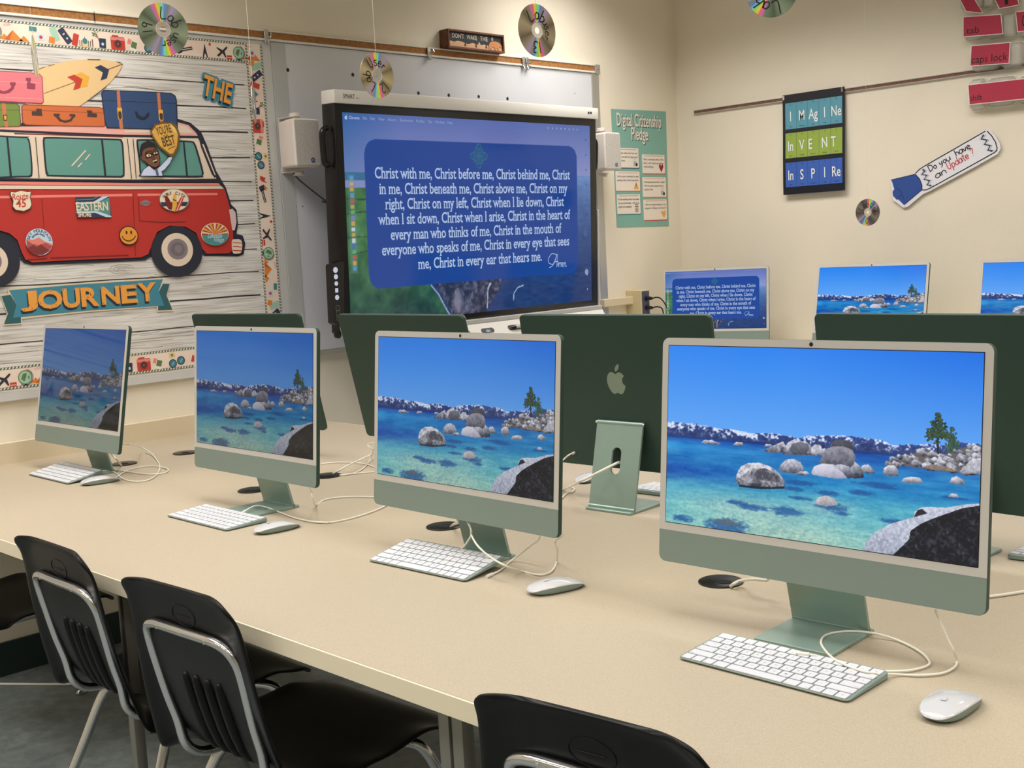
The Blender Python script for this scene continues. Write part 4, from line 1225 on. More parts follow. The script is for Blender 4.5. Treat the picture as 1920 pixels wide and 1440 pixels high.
# ------------------------------------------------------------------ bulletin board, whiteboard and tack rail on the back wall
bul = empty('bulletin_board', (0, .1, .945), 0, 'bulletin board covered in whitewashed plank paper, with a travel-picture border', 'board')
BO = Vector(bul.location)
def bwa(off):
    return frame(Vector((off, 0, 0)) - BO, (0, 1, 0), (0, 0, 1), (1, 0, 0))
PY0 = -1.45
MB().rbox(PY0, 1.60, .945, 2.187, 0.0, .0165, mat('board_frame_grey', (202, 201, 198), .45), .002, 1, bwa(.001)).build('frame', bul)
PLANK = mat('plank_paper', (208, 204, 198), .8)
def plank_shader(m):
    nt = m.node_tree
    b = nt.nodes['Principled BSDF']
    tc = N(m, 'ShaderNodeTexCoord')
    mp = N(m, 'ShaderNodeMapping')
    mp.inputs['Scale'].default_value = (1, 2.0, 90)
    nt.links.new(tc.outputs['Object'], mp.inputs[0])
    nz = N(m, 'ShaderNodeTexNoise')
    nz.inputs['Scale'].default_value = 2.2
    nz.inputs['Detail'].default_value = 5
    nz.inputs['Distortion'].default_value = .6
    nt.links.new(mp.outputs[0], nz.inputs['Vector'])
    cr = N(m, 'ShaderNodeValToRGB')
    e = cr.color_ramp.elements
    e[0].position, e[0].color = .30, lin((164, 157, 149)) + (1,)
    e[1].position, e[1].color = .45, lin((214, 209, 202)) + (1,)
    k = e.new(.66)
    k.color = lin((230, 227, 222)) + (1,)
    nt.links.new(nz.outputs[0], cr.inputs[0])
    mp2 = N(m, 'ShaderNodeMapping')
    mp2.inputs['Scale'].default_value = (1, 1.3, 10)
    nt.links.new(tc.outputs['Object'], mp2.inputs[0])
    n2 = N(m, 'ShaderNodeTexNoise')
    n2.inputs['Scale'].default_value = 3
    nt.links.new(mp2.outputs[0], n2.inputs['Vector'])
    c2 = N(m, 'ShaderNodeValToRGB')
    c2.color_ramp.elements[0].position, c2.color_ramp.elements[0].color = .35, (.82, .81, .80, 1)
    c2.color_ramp.elements[1].position, c2.color_ramp.elements[1].color = .55, (1, 1, 1, 1)
    nt.links.new(n2.outputs[0], c2.inputs[0])
    mx = N(m, 'ShaderNodeMix', data_type='RGBA', blend_type='MULTIPLY')
    mx.inputs[0].default_value = .8
    nt.links.new(cr.outputs[0], mx.inputs[6])
    nt.links.new(c2.outputs[0], mx.inputs[7])
    nt.links.new(mx.outputs[2], b.inputs['Base Color'])
plank_shader(PLANK)
GAP = mat('plank_gap', (52, 46, 46), .8)
pb = MB()
x = bwa(.0178)
pb.prism([(PY0 + .03, .975), (1.555, .975), (1.555, 2.165), (PY0 + .03, 2.165)], -.001, 0, PLANK, x)
zs = [q[1] for q in [(1.4423,2.0155),(1.4345,1.9304),(1.4262,1.8398),(1.4176,1.7464),(1.4096,1.6588),(1.403,1.5861),(1.395,1.4988),(1.3862,1.4027),(1.3786,1.3196),(1.3703,1.2297),(1.1739,1.1335)]]
rg = random.Random(4)
for z in zs + [zs[0] + .105]:
    pts = [(PY0 + .04 + k * .12, z + rg.uniform(-.0016, .0016)) for k in range(25)]
    pb.stroke(pts, .0045 + rg.uniform(-.001, .0015), .0003, GAP, x)
GRAIN = mat('plank_grain', (146, 138, 132), .8)
for k in range(26):      # printed knots
    y, z = rg.uniform(PY0 + .1, 1.42), rg.uniform(1.08, 2.05)
    if min(abs(z - q) for q in zs) < .028:
        continue
    for q in range(3):
        pb.stroke([(y + (.010 + .010 * q) * cos(a) * 1.5, z + (.004 + .006 * q) * sin(a)) for a in [i * 2 * pi / 20 for i in range(18)]], .0016, .0003, GRAIN, x)
for k in range(300):     # printed grain lines
    y, z, L = rg.uniform(PY0 + .05, 1.4), rg.uniform(.99, 2.1), rg.uniform(.05, .22)
    w = rg.uniform(-.004, .004)
    pb.stroke([(y + L * i / 5, z + w * sin(i * 1.1 + k)) for i in range(6) if y + L * i / 5 < 1.54], rg.uniform(.0008, .0018), .0002, GRAIN, x)
pb.build('backing_paper', bul)

BORD = mottle(mat('border_card', (238, 220, 202), .7), (232, 206, 190), 8)
ROPE1, ROPE2 = mat('rope_green', (84, 98, 80), .7), mat('rope_white', (232, 226, 212), .7)
C_ = lambda n, *rgb: mat('print_' + n, rgb, .7)
ORG, ORG2, TEAL, RED, NVY, GRN, MINT, SAND, YEL, PNK, CRM, BRN, LBL = (C_('orange', 222, 130, 50), C_('dark_orange', 190, 96, 40), C_('teal', 62, 128, 136), C_('red', 196, 62, 48), C_('navy', 42, 54, 80), C_('green', 96, 120, 74),
    C_('mint', 160, 200, 178), C_('sand', 226, 198, 140), C_('yellow', 232, 172, 60), C_('pink', 226, 136, 132), C_('cream', 232, 216, 196), C_('brown', 110, 60, 48), C_('light_blue', 190, 212, 232))
DK = C_('charcoal', 48, 46, 56)
def motif(b, xf, h):
    R = lambda x0, y0, x1, y1: [(x0, y0), (x1, y0), (x1, y1), (x0, y1)]
    def rot(pts, a, cx, cy):
        return [(cx + (p - cx) * cos(a) - (q - cy) * sin(a), cy + (p - cx) * sin(a) + (q - cy) * cos(a)) for p, q in pts]
    F = lambda pts, m, k=0: b.flat(pts, h + k * 8e-5, m, xf)
    F([(-.045, .012), (-.028, .03), (-.012, .012)], ORG)
    F([(-.03, .011), (.0, .043), (.032, .010)], ORG, 1)
    F([(-.03, .011), (.0, .043), (-.012, .011)], ORG2, 2)
    F([(.018, .010), (.035, .028), (.052, .010)], ORG, 1)
    b.text('VISA', -.028, .052, h, PNK, cap=.009, w=.025, rot=.25, xf=xf)
    F(rot(R(.052, .043, .083, .062), -.05, .067, .05), CRM, 1)
    F(rot(R(.055, .045, .080, .060), -.05, .067, .05), TEAL, 2)
    F(rot(R(.08, .018, .104, .038), .1, .09, .03), LBL)
    F(circle(.092, .028, .006, n=12), RED, 1)
    F(rot(rrect(.128, .02, .152, .066, .004), .3, .14, .04), MINT)
    F(rot(R(.118, .012, .138, .032), -.2, .128, .02), ORG, 1)
    F(rot(rrect(.163, .012, .186, .066, .004), .62, .174, .04), NVY, 2)
    F(rot(R(.172, .026, .178, .032), .62, .174, .04), CRM, 3)
    F(rot(R(.170, .044, .178, .048), .62, .174, .04), CRM, 3)
    F(rot(rrect(.200, .010, .220, .050, .003), -.25, .21, .03), RED, 1)
    F(R(.228, .010, .258, .026), SAND)
    F(circle(.243, .028, .009, .010, 14), TEAL, 1)
    F([(.243, .046), (.2415, .036), (.2445, .036)], TEAL, 1)
    for q in (.224, .231, .255, .262):
        F(R(q - .0012, .01, q + .0012, .03), NVY, 2)
    F(R(.268, .010, .2715, .036), BRN, 1)
    b.stroke([(.298, .02), (.292, .04), (.285, .056)], .003, h + 1e-4, BRN, xf)
    for a in range(7):
        t = a * .9
        F([(.285, .056), (.285 + .017 * cos(t), .056 + .011 * sin(t)), (.285 + .014 * cos(t + .3), .053 + .011 * sin(t + .3))], GRN, 2)
    F(rot(rrect(.294, .010, .318, .042, .002), -.06, .306, .026), NVY, 3)
    F(circle(.306, .023, .005, n=12), LBL, 4)
    F(rrect(.336, .008, .388, .052, .005), RED, 1)
    F(rrect(.342, .052, .366, .057, .002), RED, 1)
    F(rrect(.337, .040, .387, .050, .003), PNK, 2)
    F(circle(.362, .028, .0145, n=20), BRN, 3)
    F(circle(.362, .028, .009, n=20), DK, 4)
    F(circle(.362, .028, .004, n=12), RED, 5)
    F(rot(R(.395, .020, .415, .05), -.35, .405, .035), CRM, 1)
    F(rot(R(.397, .030, .413, .048), -.35, .405, .035), PNK, 2)
    F(rot(R(.408, .008, .432, .042), -.3, .42, .025), ROPE2, 3)
    F(rot(R(.410, .018, .430, .040), -.3, .42, .025), GRN, 4)
    for cx, cy in ((.475, .022), (.508, .030)):
        F(circle(cx, cy, .016, n=20), NVY, 1)
        F(circle(cx, cy, .0125, n=20), TEAL, 2)
        b.stroke([(cx - .004, cy - .006), (cx + .006, cy + .006)], .002, h + 3e-4, LBL, xf)
    F(rot(R(.462, .045, .486, .062), .05, .475, .05), SAND, 1)
    F(circle(.474, .053, .005, n=8), GRN, 2)
    F([(.548, .022), (.556, .046), (.566, .04), (.575, .052), (.57, .03), (.562, .02)], RED, 1)
    F(rot(R(.585, .014, .604, .040), .4, .594, .027), NVY, 1)
    F([(.58, .035), (.596, .05), (.604, .040)], ORG, 2)
    F(rot(rrect(.600, .026, .650, .037, .002), .22, .625, .03), DK, 1)
    b.stroke([(.604, .0265), (.648, .0365)], .002, h + 2e-4, CRM, xf)
    F([(.689, .008), (.698, .048), (.7, .058), (.702, .048), (.711, .008), (.706, .008), (.702, .02), (.698, .02), (.694, .008)], DK, 1)
    F(R(.694, .02, .706, .023), DK, 2)
    F(circle(.722, .056, .0048, .006, 12), RED, 1)
    F([(.748, .018), (.790, .052), (.796, .052), (.792, .044), (.756, .014)], DK, 1)
    F([(.765, .032), (.748, .046), (.752, .048), (.776, .038)], DK, 2)
    F([(.772, .030), (.784, .012), (.788, .014), (.782, .036)], DK, 2)
    F(R(.79, .008, .812, .022), RED, 1)
    F(R(.792, .012, .810, .0145), CRM, 2)
    F(circle(.842, .034, .0235, n=24), GRN, 1)
    F(circle(.842, .034, .0205, n=24), MINT, 2)
    F([(.828, .03), (.835, .046), (.848, .048), (.846, .036), (.838, .02)], GRN, 3)
    F([(.85, .034), (.858, .04), (.854, .024)], GRN, 3)
    b.stroke([(.842 + .026 * cos(a), .034 + .026 * sin(a)) for a in [-2.2 + i * .25 for i in range(15)]], .002, h + 4e-4, NVY, xf)
    F([(.832, .006), (.852, .006), (.844, .012), (.840, .012)], NVY, 1)

def border_strip(o, u, v, L, s0, wd=.0735):
    """card strip starting at o running along u for L; the picture cycle starts at s0"""
    b = MB()
    xf = frame(Vector(o) - BO, u, v, (1, 0, 0))
    b.prism([(0, 0), (L, 0), (L, wd), (0, wd)], -.0004, .0004, BORD, xf)
    for t in (.0, wd - .008):
        b.flat([(0, t), (L, t), (L, t + .008), (0, t + .008)], .0006, ROPE1, xf)
        k = 0.0
        while k < L - .012:
            b.flat([(k, t + .0012), (k + .0055, t + .0012), (k + .0095, t + .0068), (k + .004, t + .0068)], .0008, ROPE2, xf)
            k += .0115
    n = 0
    base = MB()
    motif(base, lambda a, c, d=0: (a, c, d), .0009)
    k = s0
    while k > 0:
        k -= .904
    while k < L:
        i0 = len(base.f)
        for f, mi in zip(base.f, base.m):
            P = [base.v[i] for i in f]
            if all(.004 < p[0] + k < L - .004 for p in P):
                b.add([xf(p[0] + k, p[1], p[2]) for p in P], [list(range(len(P)))], base.mats[mi])
        k += .904
    return b.build('border_strip', bul)
border_strip((.0186, PY0 + .03, 2.099), (0, 1, 0), (0, 0, 1), 1.558 - PY0 - .03, .613 - PY0 - .03)
border_strip((.0189, 1.4855, 2.172), (0, 0, -1), (0, 1, 0), 1.20, -.056)
border_strip((.0186, PY0 + .03, .984), (0, 1, 0), (0, 0, 1), 1.52 - PY0 - .03, .603 - PY0 - .03)

wbd = empty('whiteboard', (0, 2.55, .985), 0, 'grey magnetic whiteboard panel behind the big display', 'whiteboard')
WO = Vector(wbd.location)
wx = frame(-WO, (0, 1, 0), (0, 0, 1), (1, 0, 0))
pn = MB().rbox(1.605, 3.46, .99, 2.186, .001, .016, WBOARD, .001, 1, wx)
for q in [(1.6716,2.0854),(1.9861,2.0869),(2.3306,2.0317),(2.5048,2.0317),(2.6846,2.035),(2.8662,2.0345)]:
    pn.flat(circle(q[0], q[1], .0075, n=14), .0165, INK, wx)
for q in [(3.3292,2.0824),(1.6647,1.5601),(1.695,1.5617),(2.4656,2.0081),(2.4779,2.0064)]:
    pn.flat(circle(q[0], q[1], .0028, n=10), .0165, INK, wx)
pn.build('panel', wbd)
MB().rbox(1.6005, 1.665, .988, 2.186, .001, .0185, mat('board_edge_grey', (186, 187, 186), .4), .001, 1, wx).build('frame', wbd)
MB().rbox(3.455, 3.508, .988, 2.187, .001, .0215, ALU, .002, 1, wx).build('frame', wbd)
MB().rbox(1.605, 3.508, .972, .99, .001, .021, ALU, .002, 1, wx).build('frame', wbd)

rail = empty('tack_rail', (0, 1.0, 2.187), 0, 'long cork tack rail in an aluminium frame above the boards', 'rail')
RO = Vector(rail.location)
rx = frame(-RO, (0, 1, 0), (0, 0, 1), (1, 0, 0))
MB().rbox(PY0, 3.512, 2.1875, 2.196, .001, .024, WHITE, .001, 1, rx).rbox(PY0, 3.512, 2.2215, 2.227, .001, .024, WHITE, .001, 1, rx).build('rail_frame', rail)
MB().box(PY0, 3.48, 2.195, 2.222, .001, .020, CORK, rx).box(.895, .897, 2.19, 2.2275, .001, .0245, INK, rx).build('cork_insert', rail)
MB().rbox(3.478, 3.516, 2.183, 2.229, .001, .027, ALU, .003, 2, rx).lathe([(0, .0012), (.004, .0012), (.004, 0)], CHROME, 10, frame(Vector((.027, 3.498, 2.207)) - RO, (0, 1, 0), (0, 0, 1), (1, 0, 0))).build('end_cap', rail)

def hook(y, lab):
    o = empty('map_hook', (.0255, y, 2.187), 0, lab, 'hook', 'metal map hooks clipped on the tack rail')
    MB().rbox(0, .0035, -.009, .009, -.014, .042, ALU, .001, 1).tube([(.003, -.005, .0), (.012, -.005, -.016), (.02, -.005, -.012), (.022, -.005, .0)], .0028, CHROME, 8).build('hook_clip', o, smooth=40)
    MB().tube([(.003, .005, .015), (.012, .012, .012), (.018, .012, .02), (.014, .012, .028)], .0035, CHROME, 8).build('coat_knob', o, smooth=40)
    return o
hook(1.578, 'metal hook on the rail where the bulletin board meets the whiteboard')
hook(2.395, 'metal hook on the rail left of the small wooden bear sign')
hook(2.975, 'left one of the two touching metal hooks right of the wooden sign')
hook(2.999, 'right one of the two touching metal hooks right of the wooden sign')

# ------------------------------------------------------------------ paper cut-outs on the bulletin board
def cutout(name, lab, cat, layers, off=.0205, group=None):
    """layers = [(polygon in wall (y, z), material)] from the back layer to the front one; first one carries the paper thickness"""
    pts = layers[0][0]
    cy = sum(q[0] for q in pts) / len(pts)
    cz = sum(q[1] for q in pts) / len(pts)
    b = MB()
    xf = WA(off)
    b.prism(pts, -.0006, .0, layers[0][1], xf)
    for i, (p, m) in enumerate(layers[1:]):
        b.flat(p, .00014 * (i + 1), m, xf)
    return b, (off, cy, cz), len(layers) * .00014, xf, lambda: tag(b.build(name, loc=(off, cy, cz)), lab, cat, group)
RBX = lambda p: [(q.x, q.y) for q in spline([Vector((a, b, 0)) for a, b in p], 4, True)]
VRED, VCRM, VPNK, VPK2, VTEAL, VBLK = C_('van_red', 184, 46, 38), C_('van_cream', 226, 206, 184), C_('van_pink', 232, 132, 122), C_('van_rose', 234, 172, 160), C_('van_window', 96, 150, 140), C_('van_navy', 34, 38, 52)
VDR = C_('van_dark_red', 120, 30, 30)
GREYH = C_('hub_grey', 132, 120, 124)
GRYL = C_('lamp_grey', 214, 190, 184)
def ell(p, n=40):   # ellipse from centre, right and top points
    (cx, cy), (rx_, _), (_, ty_) = p
    return circle(cx, cy, abs(rx_ - cx), abs(ty_ - cy), n)
LV = [([(0.0732,1.8233),(0.9072,1.8577),(1.1797,1.881),(1.2284,1.8689),(1.269,1.8384),(1.2899,1.7877),(1.3186,1.6977),(1.3542,1.6358),(1.3712,1.5733),(1.3923,1.5532),(1.3936,1.5002),(1.384,1.4633),(1.4104,1.4565),(1.4193,1.4261),(1.4079,1.3864),(1.384,1.3794),(1.3158,1.3837),(1.2416,1.3869),(1.2208,1.4008),(1.0287,1.3929),(1.0037,1.3815),(0.7965,1.3818),(0.6003,1.3841),(0.5746,1.3923),(0.5595,1.4162),(0.0263,1.3867)], VBLK),
 ([(0.0723,1.815),(0.5414,1.8325),(0.8995,1.8454),(1.1785,1.8684),(1.2204,1.8598),(1.2469,1.8346),(1.2545,1.8227),(0.9687,1.8185),(0.5404,1.8234),(0.0732,1.8233)], VPK2),
 ([(0.97,1.8325),(1.1778,1.8608),(1.2127,1.8544),(1.238,1.8324),(0.9695,1.827)], VCRM),
 ([(0.0723,1.8156),(0.5396,1.8155),(0.9612,1.8098),(1.2536,1.8137),(1.2651,1.7967),(1.2981,1.7169),(1.3166,1.6684),(0.9937,1.6645),(0.0565,1.6679)], VCRM),
 ([(0.5852,1.8134),(0.9615,1.8122),(0.9611,1.8085),(0.5848,1.8094)], VDR),
 ([(1.2587,1.8062),(1.2728,1.8001),(1.3171,1.6814),(1.3108,1.6697),(1.2988,1.6846),(1.2636,1.7807)], VBLK),
 ([(1.2685,1.7936),(1.2757,1.7925),(1.3149,1.6814),(1.3104,1.6814)], VCRM),
 (RBX([(0.3193,1.7938),(0.6073,1.8027),(0.6274,1.7992),(0.6337,1.785),(0.6349,1.7274),(0.6317,1.6841),(0.6234,1.6719),(0.5823,1.6706),(0.3063,1.6697)]), VBLK),
 (RBX([(0.3188,1.7894),(0.6056,1.7975),(0.6229,1.7945),(0.6286,1.782),(0.6296,1.7274),(0.6261,1.6869),(0.6181,1.6771),(0.5829,1.6758),(0.3068,1.6746)]), VTEAL),
 (RBX([(0.6913,1.8032),(0.8066,1.8039),(0.9409,1.8038),(0.9567,1.7975),(0.9604,1.7745),(0.9561,1.689),(0.948,1.673),(0.915,1.6711),(0.7013,1.6739),(0.6789,1.6785),(0.6749,1.6989),(0.6759,1.7802),(0.6787,1.7965)]), VBLK),
 (RBX([(0.6956,1.7981),(0.8061,1.7985),(0.9371,1.7982),(0.9498,1.7937),(0.9538,1.7743),(0.9496,1.6901),(0.9419,1.6785),(0.9155,1.6772),(0.7019,1.6792),(0.6854,1.6832),(0.6812,1.7018),(0.6819,1.7803),(0.6842,1.792)]), VTEAL),
 (RBX([(1.0274,1.8048),(1.1373,1.8044),(1.2223,1.8034),(1.2396,1.7955),(1.2509,1.7613),(1.2646,1.6973),(1.2617,1.6812),(1.2389,1.6721),(1.0217,1.6751),(1.0123,1.6831),(1.0124,1.7325),(1.0102,1.7939)]), VBLK),
 (RBX([(1.0302,1.7987),(1.1367,1.7988),(1.2182,1.7976),(1.2334,1.7909),(1.2433,1.7579),(1.2566,1.6972),(1.2548,1.6856),(1.2359,1.6791),(1.0237,1.6813),(1.0182,1.6881),(1.0191,1.7326),(1.0173,1.7904)]), VTEAL),
 ([(0.8796,1.7998),(0.8867,1.8),(0.8875,1.6764),(0.8798,1.6764)], VBLK), ([(1.1906,1.8007),(1.1977,1.8009),(1.2004,1.6777),(1.1925,1.6777)], VBLK), ([(0.5573,1.799),(0.5631,1.7992),(0.5629,1.6734),(0.556,1.6734)], VBLK),
 ([(0.765,1.7103),(0.7691,1.7079),(0.8237,1.7609),(0.8195,1.7632)], VCRM), ([(0.7858,1.7069),(0.7892,1.704),(0.8063,1.719),(0.8028,1.7213)], VCRM), ([(0.8144,1.731),(0.818,1.7287),(0.837,1.7486),(0.8334,1.7504)], VCRM),
 ([(0.0573,1.6757),(0.9801,1.6621),(1.3203,1.66),(1.3228,1.6548),(0.0565,1.6679)], VBLK),
 ([(0.6518,1.8015),(0.6542,1.8016),(0.6528,1.6697),(0.6505,1.6697)], VBLK), ([(0.9753,1.8053),(0.978,1.8053),(0.9806,1.667),(0.9779,1.667)], VBLK), ([(0.9965,1.8046),(0.9992,1.8047),(0.9981,1.6683),(0.9954,1.6683)], VBLK),
 ([(0.0559,1.6627),(0.9792,1.6522),(1.3219,1.6522),(1.3321,1.6417),(0.9782,1.6424),(0.0548,1.6523)], VPNK),
 ([(0.0545,1.6492),(0.9781,1.6411),(1.3335,1.6404),(1.3432,1.6313),(0.977,1.6301),(0.053,1.6357)], VCRM),
 ([(0.0527,1.6326),(0.9768,1.6276),(1.3461,1.6299),(1.3614,1.5668),(1.3694,1.4875),(1.3616,1.403),(1.3431,1.3925),(1.2496,1.3944),(1.233,1.4133),(1.2129,1.4723),(1.1718,1.4959),(1.1085,1.5007),(1.0577,1.48),(1.034,1.4336),(1.016,1.4029),(0.9878,1.3928),(0.7349,1.3949),(0.6013,1.3934),(0.5787,1.4038),(0.5694,1.4274),(0.559,1.4684),(0.5352,1.491),(0.5074,1.4998),(0.342,1.5034),(0.0296,1.4181)], VRED),
 ([(0.0503,1.6108),(0.5188,1.6114),(0.9769,1.6153),(0.9761,1.6067),(0.518,1.6034),(0.0495,1.603)], VPNK), ([(0.9957,1.6152),(1.3132,1.6157),(1.3155,1.6079),(0.9949,1.6071)], VPNK),
 ([(0.6519,1.601),(0.6543,1.601),(0.6525,1.5051),(0.6501,1.5052)], VDR), ([(0.9771,1.6165),(0.9797,1.6165),(0.9694,1.3986),(0.9668,1.3987)], VDR),
 ([(0.9962,1.6065),(0.9989,1.6065),(0.9955,1.5222),(1.075,1.5154),(1.1736,1.5144),(1.1733,1.5119),(1.0747,1.5123),(0.9925,1.5192)], VDR),
 ([(0.6626,1.4071),(0.9419,1.4047),(0.9415,1.401),(0.6621,1.403)], VDR), ([(0.5847,1.4047),(0.6515,1.4052),(0.6511,1.4017),(0.5843,1.4012)], VDR),
 (RBX([(0.9993,1.5823),(1.0136,1.5902),(1.0241,1.5939),(1.0352,1.5888),(1.0441,1.5818),(1.0338,1.5744),(1.0219,1.5715),(1.0121,1.5747)]), GREYH), ([(1.0007,1.5829),(1.0441,1.5824),(1.0439,1.5799),(1.0004,1.5805)], VRED),
 ([(1.3572,1.5537),(1.372,1.5575),(1.3837,1.5434),(1.385,1.507),(1.3745,1.4768),(1.3639,1.4771)], GRYL),
 (RBX([(1.3588,1.4382),(1.3745,1.4436),(1.3973,1.4402),(1.4017,1.4201),(1.3946,1.3937),(1.3773,1.3897),(1.3586,1.3951)]), VCRM),
 ([(1.3606,1.4335),(1.401,1.4294),(1.4007,1.4268),(1.3604,1.4309)], VRED), ([(1.3616,1.4189),(1.3996,1.4148),(1.3994,1.4122),(1.3613,1.4163)], VRED), ([(1.3602,1.4044),(1.3969,1.4016),(1.3966,1.3983),(1.3599,1.4011)], VRED),
 (ell([(1.1292,1.4071),(1.2313,1.4029),(1.1379,1.4987)]), VBLK), (ell([(1.1306,1.4141),(1.1935,1.4116),(1.1363,1.4739)]), VCRM), (ell([(1.1322,1.4159),(1.1728,1.4143),(1.1357,1.4535)]), GREYH),
 (ell([(1.1322,1.4159),(1.1606,1.4148),(1.1346,1.4414)]), C_('hub_dark', 112, 102, 108)), (ell([(1.1344,1.4171),(1.1486,1.4165),(1.1358,1.4311)]), GREYH),
 (ell([(0.4719,1.4017),(0.5594,1.3977),(0.4805,1.4858)]), VBLK), (ell([(0.4692,1.403),(0.5203,1.4006),(0.4747,1.457)]), VCRM), (ell([(0.4692,1.403),(0.5003,1.4016),(0.4726,1.4359)]), GREYH)]
b, loc, hh, xf, fin = cutout('van_cutout', 'big red and cream paper camper van on the bulletin board', 'cutout', LV)
fin()
VTOP = .0205 + len(LV) * .00014 + .0012

# suitcases and surfboard stacked on the painted roof
SURF = C_('surf_tan', 232, 196, 142)
cutout('surfboard_cutout', 'tan paper surfboard with blue and red chevrons behind the suitcases', 'cutout', [
 ([(0.6304,2.0018),(0.6608,2.0132),(0.6865,2.0244),(0.733,2.0414),(0.7851,2.0558),(0.8508,2.0666),(0.9172,2.0698),(0.96,2.0674),(0.9872,2.0603),(0.9673,2.0304),(0.9311,1.9927),(0.879,1.9518),(0.8088,1.9053),(0.6837,1.8974),(0.6212,1.9113)], SURF),
 ([(0.6957,1.9436),(0.6954,1.9455),(0.8081,1.9895),(0.8092,1.9876)], BRN), ([(0.93,2.0367),(0.9297,2.0392),(0.9853,2.0611),(0.9865,2.0592)], DK),
 ([(0.8077,2.0116),(0.8334,2.0223),(0.8595,2.0087),(0.8483,1.9749),(0.8232,1.9722),(0.8337,1.9998)], YEL), ([(0.7812,2.0034),(0.8065,2.0128),(0.8343,1.9998),(0.823,1.9698),(0.7982,1.9606),(0.8092,1.9881)], RED),
 ([(0.882,2.0417),(0.9041,2.0511),(0.9334,2.0377),(0.9218,2.0076),(0.8983,1.9992),(0.9098,2.0267)], NVY),
 ([(0.96,2.0674),(0.9762,2.0655),(0.9853,2.0611),(0.9705,2.0631)], DK), ([(0.949,2.0092),(0.9795,2.0437),(0.9763,2.0385),(0.9506,2.0118)], RED), ([(0.6865,2.0244),(0.7097,2.0331),(0.7095,2.0316),(0.6876,2.023)], BRN), ([(0.72,2.0362),(0.742,2.0434),(0.7419,2.042),(0.7203,2.0347)], BRN),
 ([(0.8588,2.0681),(0.9039,2.0704),(0.9036,2.0679),(0.8585,2.0656)], DK), ([(0.8536,1.9357),(0.9194,1.9825),(0.9191,1.98),(0.8548,1.934)], NVY)], .0202)[4]()
PK, PKD, OR, ORD, BL, GN = C_('case_pink', 232, 124, 132), C_('case_plum', 150, 62, 84), C_('case_orange', 206, 108, 58), C_('case_rust', 140, 70, 44), C_('case_blue', 48, 74, 116), C_('case_green', 116, 140, 64)
STRAP, DBR = C_('strap_tan', 204, 118, 78), C_('handle_brown', 74, 54, 46)
cutout('suitcase_cutout', 'pink paper suitcase at the top left, lying on the green one', 'cutout', [
 ([(0.3986,2.0054),(0.5594,2.0094),(0.6556,2.0105),(0.6873,2.0082),(0.6968,1.9987),(0.6926,1.917),(0.6862,1.9107),(0.5494,1.9115),(0.3886,1.9096)], PKD), ([(0.3984,2.0031),(0.5592,2.0071),(0.6554,2.0085),(0.6847,2.0064),(0.6938,1.9981),(0.6902,1.9181),(0.684,1.9135),(0.5497,1.9141),(0.3889,1.9119)], PK),
 ([(0.3954,1.9746),(0.6869,1.979),(0.6867,1.9771),(0.3952,1.9728)], C_('case_rose', 240, 160, 160)), ([(0.551,1.9268),(0.6866,1.9268),(0.6864,1.9244),(0.5507,1.9244)], C_('case_rose', 240, 160, 160)),
 ([(0.6404,1.9924),(0.6568,1.993),(0.6563,1.9832),(0.6528,1.9823),(0.6535,1.9771),(0.6704,1.9745),(0.6678,1.9565),(0.6405,1.9574),(0.6414,1.9717),(0.6459,1.9823),(0.6399,1.9834)], PKD),
 ([(0.5531,1.9479),(0.5467,1.9546),(0.5406,1.9636),(0.5335,1.9627),(0.5391,1.9495),(0.5522,1.9385),(0.5663,1.9374),(0.5835,1.9425),(0.5979,1.955),(0.6013,1.9651),(0.6045,1.9658),(0.6055,1.9755),(0.588,1.9752),(0.5863,1.9657),(0.591,1.9645),(0.5873,1.9568),(0.5745,1.9479),(0.5623,1.9449)], PKD)], .0216)[4]()
cutout('suitcase_cutout', 'green paper suitcase with a buckled strap, left edge of the roof row', 'cutout', [
 ([(0.4333,1.9072),(0.6039,1.9077),(0.6122,1.8991),(0.6102,1.8408),(0.6042,1.8335),(0.4247,1.8242)], BRN), ([(0.433,1.9044),(0.6018,1.9057),(0.6093,1.8985),(0.6074,1.8419),(0.602,1.8358),(0.425,1.827)], GN),
 ([(0.4309,1.8841),(0.6097,1.8881),(0.6095,1.8866),(0.4308,1.8828)], BRN), ([(0.5536,1.9063),(0.5666,1.906),(0.5653,1.8699),(0.5675,1.8323),(0.5574,1.832),(0.5522,1.8694)], STRAP), ([(0.5542,1.8702),(0.5678,1.8707),(0.5651,1.8511),(0.5539,1.8514)], DBR), ([(0.5568,1.8673),(0.5651,1.8676),(0.5631,1.8546),(0.5566,1.8543)], YEL)], .0212)[4]()
